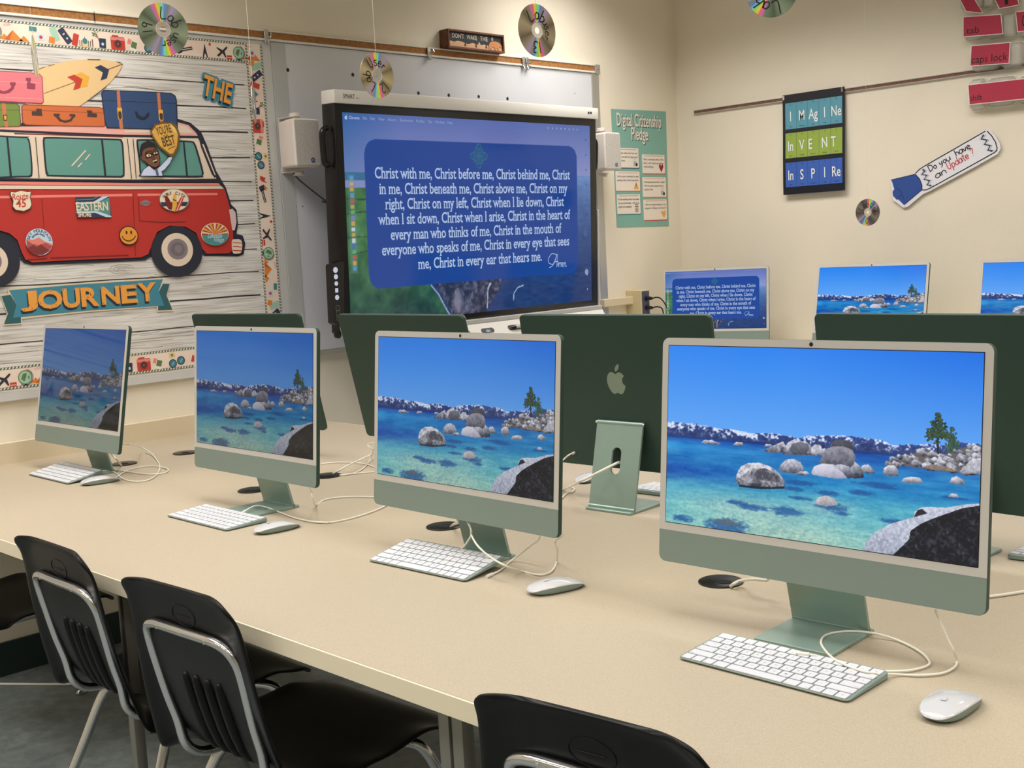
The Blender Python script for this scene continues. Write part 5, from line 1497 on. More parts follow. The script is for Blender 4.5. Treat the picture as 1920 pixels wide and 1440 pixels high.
cutout('suitcase_cutout', 'orange paper suitcase with a dark handle, between the green and blue ones', 'cutout', [
 ([(0.6166,1.8993),(0.6256,1.9063),(0.7705,1.9085),(0.8854,1.9092),(0.901,1.9049),(0.9043,1.8945),(0.9013,1.8469),(0.8955,1.8423),(0.7381,1.8396),(0.6249,1.8397),(0.6147,1.8469)], ORD), ([(0.6194,1.8982),(0.6265,1.9037),(0.7702,1.9056),(0.8839,1.9066),(0.8976,1.9027),(0.901,1.8939),(0.8982,1.8481),(0.8939,1.8452),(0.7384,1.8425),(0.6264,1.8421),(0.6178,1.849)], OR),
 ([(0.618,1.8894),(0.9007,1.8904),(0.9006,1.8889),(0.6179,1.8879)], ORD),
 ([(0.664,1.8942),(0.6834,1.8945),(0.6829,1.8849),(0.6835,1.871),(0.6485,1.8715),(0.6491,1.8852),(0.6652,1.8866)], DBR), ([(0.8387,1.896),(0.8576,1.8961),(0.8574,1.8881),(0.8747,1.8864),(0.8727,1.8739),(0.8384,1.8745),(0.8405,1.888)], DBR),
 ([(0.7225,1.881),(0.7435,1.8811),(0.7414,1.872),(0.7387,1.8712),(0.7479,1.8613),(0.7605,1.8594),(0.7763,1.8636),(0.7845,1.8737),(0.7753,1.8741),(0.7775,1.8815),(0.7971,1.8813),(0.7957,1.8724),(0.7912,1.8713),(0.7808,1.8576),(0.7597,1.852),(0.7398,1.8562),(0.7274,1.8715),(0.7217,1.8725)], DBR)], .0212)[4]()
cutout('suitcase_cutout', 'large blue paper suitcase with two tan straps, at the right of the roof row', 'cutout', [
 ([(0.8964,1.9577),(0.9051,1.9677),(1.0367,1.9711),(1.1601,1.9715),(1.1775,1.9624),(1.181,1.9476),(1.1765,1.847),(1.1651,1.8391),(1.0375,1.8389),(0.9053,1.8384),(0.8994,1.8574)], VBLK), ([(0.8994,1.9555),(0.9073,1.9649),(1.0364,1.9681),(1.157,1.9682),(1.173,1.9597),(1.1766,1.9455),(1.1725,1.8494),(1.162,1.8427),(1.0378,1.8426),(0.9089,1.8421),(0.9028,1.8587)], BL),
 ([(0.8984,1.9322),(1.1757,1.936),(1.1755,1.9341),(0.8982,1.9304)], VBLK),
 ([(0.9535,1.9667),(0.9649,1.9691),(0.9635,1.9141),(0.9654,1.8391),(0.9522,1.8386),(0.9516,1.9136)], STRAP), ([(1.1044,1.9686),(1.1168,1.9692),(1.1166,1.9085),(1.1208,1.8651),(1.1082,1.8647),(1.1047,1.9142)], STRAP),
 ([(0.9486,1.9098),(0.9671,1.9107),(0.9652,1.8706),(0.95,1.87)], YEL), (RBX([(0.9525,1.8955),(0.963,1.896),(0.9629,1.8748),(0.9529,1.8726)]), DBR), ([(1.1042,1.9092),(1.1222,1.91),(1.1215,1.8726),(1.1048,1.872)], YEL), (RBX([(1.1084,1.8957),(1.1195,1.8962),(1.119,1.8763),(1.1093,1.8759)]), DBR),
 ([(1.0138,1.9005),(1.0231,1.8997),(1.0261,1.8894),(1.0382,1.8819),(1.052,1.8843),(1.0606,1.8969),(1.0689,1.8979),(1.0649,1.8848),(1.051,1.8738),(1.0339,1.8719),(1.0186,1.8811)], VBLK)], .0216)[4]()
# THE
q = [(1.2758,1.9737),(1.393,1.9428),(1.2687,2.0291)]
ang = math.atan2(q[1][1] - q[0][1], q[1][0] - q[0][0])
W = math.hypot(q[1][0] - q[0][0], q[1][1] - q[0][1])
capH = .082
b = MB()
xf = WA(.0206)
THT, THO = C_('sign_teal', 66, 136, 158), C_('sign_orange', 232, 158, 66)
for k in range(12):
    b.text('THE', q[0][0] + .009 + .010 * cos(k * pi / 6) - .002, q[0][1] - .002 + .010 * sin(k * pi / 6), .00001 * k, THT, w=W, cap=capH * .92, bold=.03, rot=ang, xf=xf)
b.text('THE', q[0][0] + .003, q[0][1] - .012, 0, THT, w=W, cap=capH * .92, bold=.03, rot=ang, xf=xf)
b.text('THE', q[0][0] + .004, q[0][1] - .007, .0004, NAVY, w=W, cap=capH * .92, bold=.03, rot=ang, xf=xf)
b.text('THE', q[0][0] + .009, q[0][1] + .001, .0008, THO, w=W, cap=capH * .92, bold=.025, rot=ang, xf=xf)
tag(b.build('letter_sign', loc=(.0206, q[0][0], q[0][1])), 'small tilted orange paper word THE with teal outline on the planks', 'sign')
# JOURNEY banner
JT, JD, JC = C_('banner_teal', 64, 132, 152), C_('banner_deep', 44, 92, 98), C_('banner_cream', 226, 204, 172)
b, loc, hh, xf, fin = cutout('word_banner', 'teal ribbon banner with the orange word JOURNEY below the van', 'banner', [
 ([(0.4864,1.2932),(0.513,1.2945),(0.5131,1.3108),(0.748,1.316),(1.0667,1.3154),(1.0689,1.2988),(1.0945,1.2966),(1.0778,1.2533),(1.0971,1.1946),(1.0309,1.1972),(1.0337,1.2142),(0.7722,1.2159),(0.5486,1.2108),(0.5478,1.1935),(0.4856,1.1939),(0.5021,1.2335)], JC),
 ([(0.4898,1.2898),(0.5205,1.2919),(0.5359,1.2577),(0.5207,1.2163),(0.5461,1.2174),(0.545,1.1969),(0.4891,1.1977),(0.505,1.2317)], JD), ([(1.0472,1.2691),(1.0648,1.2956),(1.0912,1.2933),(1.0751,1.2528),(1.0937,1.1994),(1.0362,1.2016),(1.0386,1.218),(1.0612,1.2177)], JD),
 ([(0.5164,1.3069),(0.7475,1.3118),(1.0663,1.3117),(1.0466,1.2708),(1.0622,1.217),(0.7727,1.2209),(0.5201,1.2163),(0.536,1.2583)], JT)], .0207)
for ch, x0, y0, x1, y1 in (('J', 222, 690, 376, 912), ('O', 400, 680, 636, 892), ('U', 662, 660, 820, 878), ('R', 850, 652, 1018, 866), ('N', 1060, 640, 1232, 842), ('E', 1264, 628, 1414, 830), ('Y', 1436, 606, 1610, 812)):
    pass
JB = [('J', [(0.55,1.2339),(0.606,1.3006)]), ('O', [(0.6074,1.2366),(0.6911,1.299)]), ('U', [(0.6933,1.234),(0.7533,1.301)]), ('R', [(0.7569,1.2345),(0.8213,1.3001)]),
      ('N', [(0.8298,1.2365),(0.8967,1.2989)]), ('E', [(0.902,1.2353),(0.9626,1.2996)]), ('Y', [(0.9646,1.237),(1.0361,1.3028)])]
for ch, (p0, p1) in JB:
    vs, fs, x0, x1, y0, y1 = text_mesh(ch, .035)
    for dx, dz, h, m in ((-.004, -.008, hh + .0003, VBLK), (0, 0, hh + .0006, THO)):
        sx, sz = (p1[0] - p0[0]) / (x1 - x0), (p1[1] - p0[1]) / (y1 - y0)
        b.add([xf(p0[0] + (a - x0) * sx + dx, p0[1] + (c - y0) * sz + dz, h) for a, c in vs], fs, m)
    r2 = random.Random(ord(ch))
    for k in range(7):
        i = r2.randrange(len(vs))
        a, c = vs[i]
        a, c = p0[0] + (a - x0) * sx, p0[1] + (c - y0) * sz
        cx, cz = (p0[0] + p1[0]) / 2, (p0[1] + p1[1]) / 2
        a, c = a + (.004 if a < cx else -.004), c + (.005 if c < cz else -.005)
        b.flat([(a, c - .002), (a + .0012, c), (a, c + .004), (a - .0012, c)], hh + .0008, DBR, xf)
fin()

# stickers on the van
def sticker(name, lab, layers, extra=None):
    b, loc, hh, xf, fin = cutout(name, lab, 'sticker', layers, VTOP, 'paper badges stuck on the camper van')
    if extra:
        extra(b, hh + .0002, xf)
    return fin()
STC = C_('badge_cream', 232, 214, 188)
def e_(b, h, xf):
    p = [(0.5541,1.5974),(0.5633,1.5743),(0.6067,1.5991),(0.5962,1.5773)]
    b.text('Route', p[0][0], p[0][1], h, RED, w=p[2][0] - p[0][0], cap=.021, shear=.15, rot=.06, bold=.01, xf=xf)
    b.text('45', p[1][0], p[1][1], h, RED, w=p[3][0] - p[1][0], cap=.027, shear=.1, bold=.02, xf=xf)
sticker('van_badge', 'cream shield badge reading Route 45 at the left of the van', [([(0.5501,1.626),(0.5648,1.6236),(0.5851,1.6293),(0.6069,1.6246),(0.6201,1.6268),(0.6138,1.606),(0.618,1.5828),(0.61,1.5678),(0.5874,1.5589),(0.561,1.5628),(0.5507,1.575),(0.555,1.5951),(0.5466,1.6146)], DBR),
  ([(0.5521,1.6237),(0.5646,1.6213),(0.5849,1.627),(0.6067,1.6223),(0.6168,1.6239),(0.6115,1.606),(0.615,1.5828),(0.6079,1.5702),(0.5877,1.5618),(0.5624,1.5657),(0.5537,1.5767),(0.5573,1.595),(0.5501,1.6146)], STC)], e_)
def e_(b, h, xf):
    p = [(0.7662,1.5595),(0.8796,1.5625),(0.7698,1.5391),(0.8171,1.5394)]
    b.text('EASTERN', p[0][0], p[0][1], h, STC, w=p[1][0] - p[0][0], cap=.030, bold=.02, xf=xf)
    b.text('SHORE', p[2][0], p[2][1], h, STC, w=p[3][0] - p[2][0], cap=.015, bold=.03, xf=xf)
sticker('van_badge', 'dark teal rectangular badge reading Eastern Shore', [([(0.7663,1.6047),(0.8872,1.6067),(0.8887,1.5355),(0.7662,1.5344)], NVY), ([(0.7652,1.5809),(0.8288,1.5813),(0.8868,1.6025),(0.8865,1.5392),(0.8391,1.5559),(0.7658,1.5559)], C_('sea_teal', 84, 140, 132)),
  ([(0.7652,1.5869),(0.8295,1.5886),(0.8633,1.6063),(0.8872,1.6067),(0.834,1.5825),(0.7652,1.5809)], LBL), ([(0.766,1.5571),(0.8392,1.5571),(0.8884,1.5392),(0.8881,1.5355),(0.8693,1.5359),(0.8322,1.5512),(0.766,1.5511)], LBL), ([(0.7659,1.594),(0.8271,1.5958),(0.8471,1.6053),(0.844,1.6059),(0.8254,1.5982),(0.7661,1.5964)], C_('sea_teal', 84, 140, 132))], e_)
def arc_text(b, s, c, r, a0, a1, cap, m, h, xf, bold=.02, ry=None):
    for i, ch in enumerate(s):
        if ch == ' ':
            continue
        a = a0 + (a1 - a0) * i / max(1, len(s) - 1)
        b.text(ch, c[0] + r * cos(a), c[1] + (ry or r) * sin(a), h, m, cap=cap, rot=a - pi / 2, bold=bold, xf=xf, align='C')
def e_(b, h, xf):
    c = [(0.6287,1.459),(0.6737,1.4574)]
    R = c[1][0] - c[0][0]
    arc_text(b, 'SKY MOUNTAIN', c[0], R * .72, radians(160), radians(12), .0105, NVY, h, xf, 0)
    arc_text(b, 'WESTERN RANGE', c[0], R * .53, radians(140), radians(45), .0055, NVY, h, xf)
sticker('van_badge', 'round badge of a pink mountain under pale sky on the lower left of the van', [(ell([(0.6287,1.459),(0.6737,1.4574),(0.6332,1.5033)]), LBL),
  ([(0.5866,1.4703),(0.6087,1.4667),(0.6285,1.4748),(0.6468,1.4607),(0.67,1.4517),(0.6714,1.4469),(0.6587,1.4285),(0.5856,1.4431)], C_('mount_pink', 222, 128, 112)), ([(0.5863,1.4674),(0.6044,1.454),(0.6247,1.4486),(0.6494,1.4559),(0.6711,1.4439),(0.6599,1.4284),(0.6364,1.4165),(0.6155,1.4168),(0.5957,1.4263),(0.5856,1.4431)], C_('mount_rose', 170, 78, 74)),
  ([(0.5884,1.4412),(0.607,1.4504),(0.618,1.4418),(0.6321,1.4513),(0.6544,1.4346),(0.6587,1.4285),(0.6364,1.4165),(0.6155,1.4168),(0.5957,1.4263)], C_('mount_plum', 124, 46, 48))], e_)
sticker('van_badge', 'round orange smiling face badge near the van\'s front door', [(ell([(0.9469,1.4702),(0.9823,1.4691),(0.9501,1.5034)]), INK), (ell([(0.9469,1.4702),(0.9796,1.4692),(0.9498,1.5004)]), C_('smile_orange', 226, 148, 50)),
  (ell([(0.9393,1.4815),(0.9427,1.4814),(0.9399,1.4877)], 14), INK), (ell([(0.9566,1.481),(0.9599,1.4809),(0.9572,1.4872)], 14), INK)],
  lambda b, h, xf: b.stroke([(q.x, q.y) for q in spline([Vector((a, c, 0)) for a, c in [(0.9223,1.4697),(0.9272,1.4591),(0.9451,1.4517),(0.9645,1.4591),(0.9716,1.4694)]], 5)], .003, h, INK, xf))
def e_(b, h, xf):
    c = [(1.1337,1.589),(1.1806,1.5885),(1.1367,1.6206)]
    arc_text(b, 'SURF CITY', c[0], (c[1][0] - c[0][0]) * .88, radians(148), radians(34), .0115, BRN, h, xf, ry=(c[2][1] - c[0][1]) * .70)
sticker('van_badge', 'oval white Surf City badge with three surfboards', [(ell([(1.1339,1.5915),(1.1937,1.5909),(1.1378,1.632)]), GREYH), (ell([(1.1339,1.5915),(1.1901,1.5909),(1.1375,1.6294)]), STC), ([(1.0788,1.5845),(1.1895,1.5845),(1.1788,1.5693),(1.0836,1.5694)], NVY),
  (RBX([(1.0986,1.6032),(1.1058,1.6056),(1.1157,1.5923),(1.1232,1.5669),(1.1195,1.5575),(1.1072,1.5608),(1.0985,1.5799)]), VDR), (RBX([(1.1361,1.6143),(1.142,1.6016),(1.1424,1.5762),(1.136,1.5541),(1.1287,1.551),(1.1246,1.5669),(1.1266,1.5954)]), YEL), (RBX([(1.1663,1.6039),(1.1718,1.6013),(1.1643,1.5823),(1.1508,1.5602),(1.1401,1.5521),(1.1332,1.5535),(1.1438,1.5762),(1.1563,1.5964)]), RED),
  ([(1.1662,1.6026),(1.1682,1.6013),(1.1401,1.5521),(1.1373,1.5528)], STC), ([(1.1287,1.5953),(1.1416,1.5901),(1.1413,1.587),(1.1283,1.5916)], NVY)], e_)
def e_(b, h, xf):
    p = [(1.2551,1.4528),(1.3141,1.447),(1.2774,1.4377),(1.3205,1.4349)]
    b.text('Lakeside', p[0][0], p[0][1], h, LBL, w=p[1][0] - p[0][0], cap=.018, shear=.3, rot=-.03, bold=.01, xf=xf)
    b.text('Village', p[2][0], p[2][1], h, LBL, w=p[3][0] - p[2][0], cap=.016, shear=.3, rot=-.03, bold=.01, xf=xf)
SUN = [(1.2881,1.4648),(1.3458,1.4631),(1.2919,1.5065)]
rays = []
for i in range(9):
    a0, a1 = pi * i / 9 + .06, pi * (i + .5) / 9 + .06
    R_, T_ = SUN[1][0] - SUN[0][0], SUN[2][1] - SUN[0][1]
    rays.append(([(SUN[0][0], SUN[0][1])] + [(SUN[0][0] + R_ * .94 * cos(a), SUN[0][1] + T_ * .94 * sin(a)) for a in (a0, (a0 + a1) / 2, a1)], YEL if i % 2 else STC))
sticker('van_badge', 'oval Lakeside Village badge with sun rays by the rear wheel', [(ell(SUN), STC), (circle(SUN[0][0], SUN[0][1], (SUN[1][0] - SUN[0][0]) * .95, (SUN[2][1] - SUN[0][1]) * .95), C_('sun_red', 186, 74, 46))] + rays
  + [(ell([(1.2881,1.4648),(1.3037,1.4644),(1.2893,1.4779)]), ORG), (circle(SUN[0][0], SUN[0][1] - .002, (SUN[1][0] - SUN[0][0]) * .95, (SUN[2][1] - SUN[0][1]) * .93, 24, pi, 2 * pi), C_('lake_teal', 76, 142, 138))], e_)
# waving person and shield
SK, HR, SH_ = C_('skin_brown', 120, 78, 58), C_('hair_black', 36, 30, 30), C_('shirt_blue', 204, 212, 240)
FO = VTOP + .001
b, loc, hh, xf, fin = cutout('person_cutout', 'cartoon person in glasses, shirt and tie waving from the van window', 'cutout', [
 ([(1.009,1.6757),(1.0232,1.6995),(1.044,1.7124),(1.0324,1.7271),(1.0198,1.7314),(1.0148,1.7461),(1.0161,1.7667),(1.0252,1.7876),(1.0491,1.7994),(1.0715,1.7952),(1.0816,1.7799),(1.0881,1.7621),(1.0921,1.7413),(1.0904,1.7233),(1.0836,1.7143),(1.0899,1.7108),(1.1271,1.7454),(1.1432,1.7445),(1.128,1.7193),(1.1051,1.6965),(1.0954,1.6919),(1.0982,1.676)], INK),
 ([(1.0113,1.6769),(1.0247,1.6983),(1.0456,1.7118),(1.0623,1.6986),(1.0811,1.7059),(1.0891,1.7096),(1.1276,1.7436),(1.1403,1.7429),(1.1268,1.7208),(1.1043,1.6989),(1.0928,1.6928),(1.0953,1.6775)], SH_),
 ([(1.0175,1.7476),(1.0235,1.7698),(1.0371,1.776),(1.0797,1.7769),(1.0873,1.7606),(1.0888,1.7413),(1.0894,1.7263),(1.0829,1.7143),(1.073,1.7076),(1.0601,1.7096),(1.042,1.7192),(1.0325,1.728),(1.023,1.7308),(1.0174,1.7402)], SK),
 (RBX([(1.0175,1.7638),(1.0257,1.7861),(1.0489,1.7979),(1.0698,1.7939),(1.08,1.7805),(1.0774,1.7739),(1.0635,1.7795),(1.0466,1.7738),(1.0325,1.7685),(1.0255,1.7566),(1.0223,1.7403),(1.0177,1.7491)]), HR),
 ([(1.0603,1.7289),(1.079,1.7357),(1.0804,1.7292),(1.0743,1.7208),(1.0662,1.7219)], INK), ([(1.0612,1.7284),(1.0783,1.7345),(1.0786,1.731),(1.0632,1.7254)], STC),
 (ell([(1.0483,1.7475),(1.0572,1.7476),(1.0489,1.7534)], 16), STC), (ell([(1.0751,1.7566),(1.083,1.7567),(1.0756,1.7619)], 16), STC), (ell([(1.0493,1.7478),(1.052,1.7478),(1.0496,1.7508)], 12), INK), (ell([(1.0754,1.7569),(1.0781,1.7569),(1.0757,1.7598)], 12), INK),
 ([(1.0677,1.6998),(1.077,1.7008),(1.0803,1.6799),(1.0734,1.6768),(1.0705,1.6813)], C_('tie_slate', 84, 92, 116)),
 ([(1.0354,1.7582),(1.049,1.7644),(1.0621,1.7652),(1.0619,1.7629),(1.0487,1.7614),(1.037,1.7553)], HR), ([(1.0656,1.7677),(1.0794,1.7739),(1.0844,1.771),(1.0791,1.7709),(1.0667,1.7647)], HR)], FO)
for c in ([(1.0355,1.7532),(1.0586,1.7563),(1.0588,1.7438),(1.0355,1.7393)], [(1.0635,1.7587),(1.0858,1.7651),(1.0868,1.7547),(1.0652,1.7492)]):
    b.stroke(list(c) + [c[0]], .0034, hh + .0002, INK, xf)
b.stroke([(1.0583,1.7527),(1.0637,1.754)], .003, hh + .0002, INK, xf)
b.stroke([(1.0617,1.7438),(1.0702,1.7404),(1.0666,1.7365),(1.0593,1.7355)], .0022, hh + .0002, DBR, xf)
b.stroke([(1.0606,1.6977),(1.0691,1.7007),(1.0814,1.7053)], .002, hh + .0002, INK, xf)
fin()
GOLD = C_('gold', 222, 170, 76)
b, loc, hh, xf, fin = cutout('shield_cutout', 'golden paper shield reading You\'re the Best over the van window', 'cutout', [
 ([(1.0604,1.8328),(1.0692,1.8396),(1.0802,1.8586),(1.0976,1.8613),(1.1114,1.8671),(1.1311,1.8648),(1.1514,1.8667),(1.1687,1.8541),(1.1719,1.8407),(1.1771,1.8242),(1.1684,1.7787),(1.1528,1.7573),(1.1442,1.7445),(1.1325,1.7449),(1.0896,1.7771),(1.0696,1.8094)], C_('shield_brown', 112, 82, 44)),
 ([(1.0667,1.83),(1.0869,1.8526),(1.1106,1.8588),(1.1441,1.8608),(1.1582,1.8493),(1.1632,1.8419),(1.1693,1.824),(1.1602,1.7816),(1.1425,1.7556),(1.1307,1.7551),(1.095,1.7817),(1.0757,1.811)], GOLD), ([(1.1375,1.8621),(1.1565,1.8492),(1.1645,1.8269),(1.1549,1.8326)], C_('gold_pale', 238, 204, 130))], VTOP + .0026)
p = [(1.087,1.8187),(1.1454,1.8317),(1.1141,1.8081),(1.1315,1.8164),(1.108,1.779),(1.1577,1.7906)]
for s, i, cap, bo in (("YOU'RE", 0, .029, .01), ('THE', 2, .011, .0), ('BEST', 4, .034, .015)):
    a = math.atan2(p[i + 1][1] - p[i][1], p[i + 1][0] - p[i][0])
    b.text(s, p[i][0], p[i][1], hh + .0003, DBR, w=math.hypot(p[i + 1][0] - p[i][0], p[i + 1][1] - p[i][1]), cap=cap, bold=bo, rot=a, xf=xf)
b.stroke([(1.1248,1.7703),(1.1396,1.7781),(1.1552,1.7827)], .002, hh + .0003, DBR, xf)
fin()

# ------------------------------------------------------------------ wall speakers beside the display
def speaker(y0, y1, z0, z1, lab):
    o = empty('wall_speaker', (.018, (y0 + y1) / 2, (z0 + z1) / 2), 0, lab, 'speaker', 'white wall speakers beside the display')
    w, h = (y1 - y0) / 2, (z1 - z0) / 2
    xf = frame((0, 0, 0), (0, 1, 0), (0, 0, 1), (1, 0, 0))
    b = MB()
    f = rrect(-w, -h, w, h, .012, 5)
    bk = rrect(-w * .72, -h * .96, w * .72, h * .96, .008, 5)
    n = len(f)
    vs = [xf(x, y, .022) for x, y in bk] + [xf(x, y, .10) for x, y in f] + [xf(x, y, .136) for x, y in f] + [xf(x, y, .142) for x, y in inset(f, .005)]
    fs = [list(range(n - 1, -1, -1)), list(range(3 * n, 4 * n))]
    for r in range(3):
        fs += [[r * n + i, r * n + (i + 1) % n, (r + 1) * n + (i + 1) % n, (r + 1) * n + i] for i in range(n)]
    b.add(vs, fs, SPKW)
    c = b.build('cabinet', o, smooth=30)
    GR = mottle(mat('speaker_grille', (208, 200, 192), .7), (176, 170, 164), 700, 1.0, .4, .6)
    MB().prism(inset(f, .007), .142, .1435, GR, xf).build('grille', c)
    MB().flat(circle(w * .30, -h * .72, .0095, n=20), .1445, mat('badge_blue', (42, 70, 116), .4), xf).flat(circle(w * .30, -h * .72, .0055, n=20), .1448, mat('badge_pale', (150, 170, 200), .4), xf).flat(circle(w * .30, -h * .72, .0025, n=16), .1451, mat('badge_blue', (42, 70, 116), .4), xf).build('emblem', c)
    br = MB().rbox(-w * .5, w * .5, -h - .014, h + .014, .0005, .004, SPKW, .001, 1, xf)
    for s in (-1, 1):
        br.rbox(-w * .45, w * .45, s * (h + .012) - .0015, s * (h + .012) + .0015, .002, .085, SPKW, .0007, 1, xf)
    br.build('bracket', o)
    for s in (-1, 1):
        MB().lathe([(0, 0), (.021, 0), (.021, .012), (.018, .014), (0, .014)], SPKW, 24, frame((.07, 0, s * (h + (.0135 if s > 0 else .0275))), (1, 0, 0), (0, 1, 0), (0, 0, 1))).build('bracket_knob', o, smooth=40)
    return o
speaker(1.577, 1.698, 1.703, 1.884, 'white wall speaker left of the big display')
speaker(3.368, 3.49, 1.705, 1.885, 'white wall speaker right of the big display, partly over the teal poster')
cord('speaker_cable', [(0.09,1.6112,1.6839)] + [(0.04,1.6681,1.666),(0.04,1.7107,1.6346),(0.04,1.7575,1.6026),(0.04,1.7914,1.5805),(0.04,1.8369,1.5609)] + [(.03, 1.78, 1.58)], 'dark cable sagging from the left wall speaker to behind the display', r=.0035, group='cables at the wall', m=mat('grey_cable', (84, 82, 80), .6))

# ------------------------------------------------------------------ little wooden sign on the rail
WOODM = mottle(mat('sign_wood', (116, 70, 42), .6), (92, 54, 32), 40, stretch=(1, 4, 1))
sg = empty('bear_sign', (.0, 2.652, 2.2275), 0, 'small framed wooden sign DON\'T WAKE THE B with a carved bear, standing on the rail', 'sign')
xf = frame((0, 0, 0), (0, 1, 0), (0, 0, 1), (1, 0, 0))
Wd, Ht = .170, .080
fr = MB()
for a0, a1, b0, b1 in ((-Wd, Wd, 0, .008), (-Wd, Wd, Ht - .008, Ht), (-Wd, -Wd + .008, .008, Ht - .008), (Wd - .008, Wd, .008, Ht - .008)):
    fr.rbox(a0, a1, b0, b1, .002, .060, WOODM, .0008, 1, xf)
fr.build('frame', sg)
pn = MB().box(-Wd + .008, Wd - .008, .008, Ht - .008, .03, .050, mat('sign_black', (44, 46, 48), .7), xf)
TAN = mat('sign_tan', (196, 130, 82), .7)
TANP = mat('sign_pale', (214, 168, 130), .7)
hills = [(-Wd + .008, .008), (Wd - .008, .008), (Wd - .008, .022), (.12, .03), (.09, .022), (.07, .028), (.05, .03), (.03, .026), (.02, .04), (.012, .026), (-.02, .032), (-.05, .024), (-.08, .032), (-.11, .034), (-.13, .028), (-.15, .032), (-Wd + .008, .026)]
pn.prism(hills, .05, .0515, TANP, xf)
bear = [(.075, .012), (.078, .03), (.085, .042), (.10, .048), (.12, .049), (.14, .046), (.15, .04), (.158, .030), (.160, .024), (.152, .024), (.146, .028), (.142, .020), (.142, .011), (.134, .011), (.132, .02), (.124, .02), (.122, .011), (.114, .011), (.112, .022), (.098, .022), (.094, .011), (.086, .011), (.084, .018)]
pn.prism(bear, .0515, .0535, TAN, xf)
for y in (-.065, .0, .062):
    pn.flat([(y - .006, .014), (y + .006, .014), (y, .042)], .0518, mat('sign_black', (44, 46, 48), .7), xf)
LT = mat('sign_letters', (214, 202, 190), .7)
for w_, x, ww in (("DON'T", -.139, .070), ('WAKE', -.053, .062), ('THE', .027, .047)):
    pn.text(w_, x, .046, .0506, LT, w=ww, cap=.0195, bold=.012, xf=xf)
pn.text('B', .097, .0515, .0506, LT, cap=.015, w=.011, xf=xf, shear=.2)
pn.build('panel', sg)

# ------------------------------------------------------------------ teal pledge poster
TP = mat('poster_teal', (128, 178, 166), .55)
P4 = [(3.6148,2.0226),(4.0634,2.0284),(4.0524,1.4268),(3.6221,1.4297)]
b = MB()
xf = WA(.002)
b.prism([P4[0], P4[1], P4[2], P4[3]], -.0008, 0, TP, xf)
PW, PT = mat('poster_white', (238, 226, 214), .55), mat('poster_shadow', (40, 70, 70), .6)
for s, l, r, cap in (('Digital Citizenship', [(3.6543,1.9414)][0], [(4.0185,1.9439)][0], .066), ('Pledge', [(3.7665,1.8749)][0], [(3.9033,1.8746)][0], .066)):
    z = (l[1] + r[1]) / 2
    b.text(s, l[0] + .004, z - .004, .0003, PT, w=r[0] - l[0], cap=cap, bold=.022, xf=xf)
    b.text(s, l[0], z, .0005, PW, w=r[0] - l[0], cap=cap, bold=.015, xf=xf)
cards = [([(3.6107,1.8304),(3.8192,1.7316)], NVY, ['I will be safe online and visit only', 'sites that are safe and approved', 'by my teachers.'], 'lock'), ([(3.8449,1.8011),(4.0356,1.7033)], RED, ['When I communicate online, I will be', 'kind. I will stand up against', 'cyberbullying.'], 'heart'),
         ([(3.6261,1.7127),(3.8209,1.6142)], C_('card_rust', 196, 104, 78), ['I will not post, download, or open', 'anything online without permission.'], 'warn'), ([(3.8406,1.6842),(4.0393,1.5815)], ORG, ['I will keep personal info to myself.', 'I will not share passwords or', 'contact info.'], 'lock'),
         ([(3.6287,1.5965),(3.818,1.4964)], TEAL, ['If I see anything online that makes', 'me uncomfortable, I will tell an', 'adult immediately!'], 'list'), ([(3.8409,1.5678),(4.0401,1.4615)], RED, ['I will not change settings on my', 'computer. I will leave it as I found it!'], 'hands')]
for (tl, br_), m, lines, icon in cards:
    y0, y1, z1, z0 = tl[0], br_[0], tl[1], br_[1]
    b.flat(rrect(y0 + .004, z0 - .005, y1 + .003, z1 - .004, .006, 3), .0003, m, xf)
    b.flat(rrect(y0, z0, y1, z1, .006, 3), .0005, PW, xf)
    b.flat([(y0 + .02, z1 - .0085), (y1 - .015, z1 - .0085), (y1 - .015, z1 - .0065), (y0 + .02, z1 - .0065)], .0007, m, xf)
    for k, s in enumerate(lines):
        b.text(s, y0 + .012, z1 - .030 - .019 * k, .0007, INK, w=min(.0058 * len(s), y1 - y0 - .022), cap=.0105, bold=.012, xf=xf)
    cx, cz = y1 - .032, z0 + .028
    if icon == 'heart':
        b.flat([(cx + p[0] * .02, cz + p[1] * .022) for p in ((0, -1), (.95, .25), (.85, .8), (.45, .95), (0, .55), (-.45, .95), (-.85, .8), (-.95, .25))], .0008, C_('heart', 150, 40, 54), xf)
    elif icon == 'warn':
        b.flat([(cx - .02, cz - .02), (cx + .02, cz - .02), (cx, cz + .02)], .0008, YEL, xf)
        b.flat([(cx - .002, cz - .008), (cx + .002, cz - .008), (cx + .003, cz + .008), (cx - .003, cz + .008)], .0010, INK, xf)
    elif icon == 'lock':
        b.flat(rrect(cx - .013, cz - .02, cx + .013, cz + .004, .003), .0008, C_('lock_grey', 160, 186, 184), xf)
        b.stroke([(cx - .009, cz + .004), (cx - .009, cz + .014), (cx, cz + .022), (cx + .009, cz + .014), (cx + .009, cz + .004)], .003, .0009, C_('lock_grey', 160, 186, 184), xf)
        b.flat(circle(cx + .012, cz - .012, .009, n=12), .0010, DK, xf)
    elif icon == 'list':
        for k in range(5):
            b.flat([(cx - .014, cz - .02 + k * .009), (cx + .014, cz - .02 + k * .009), (cx + .014, cz - .015 + k * .009), (cx - .014, cz - .015 + k * .009)], .0008, BRN if k % 2 else GREYH, xf)
    else:
        b.flat([(cx - .02, cz + .01), (cx - .008, cz + .02), (cx, cz + .012), (cx + .012, cz + .022), (cx + .022, cz + .008), (cx + .004, cz - .02)], .0008, YEL, xf)
        b.flat([(cx + .008, cz + .008), (cx + .018, cz + .022), (cx + .024, cz + .012)], .0010, LBL, xf)
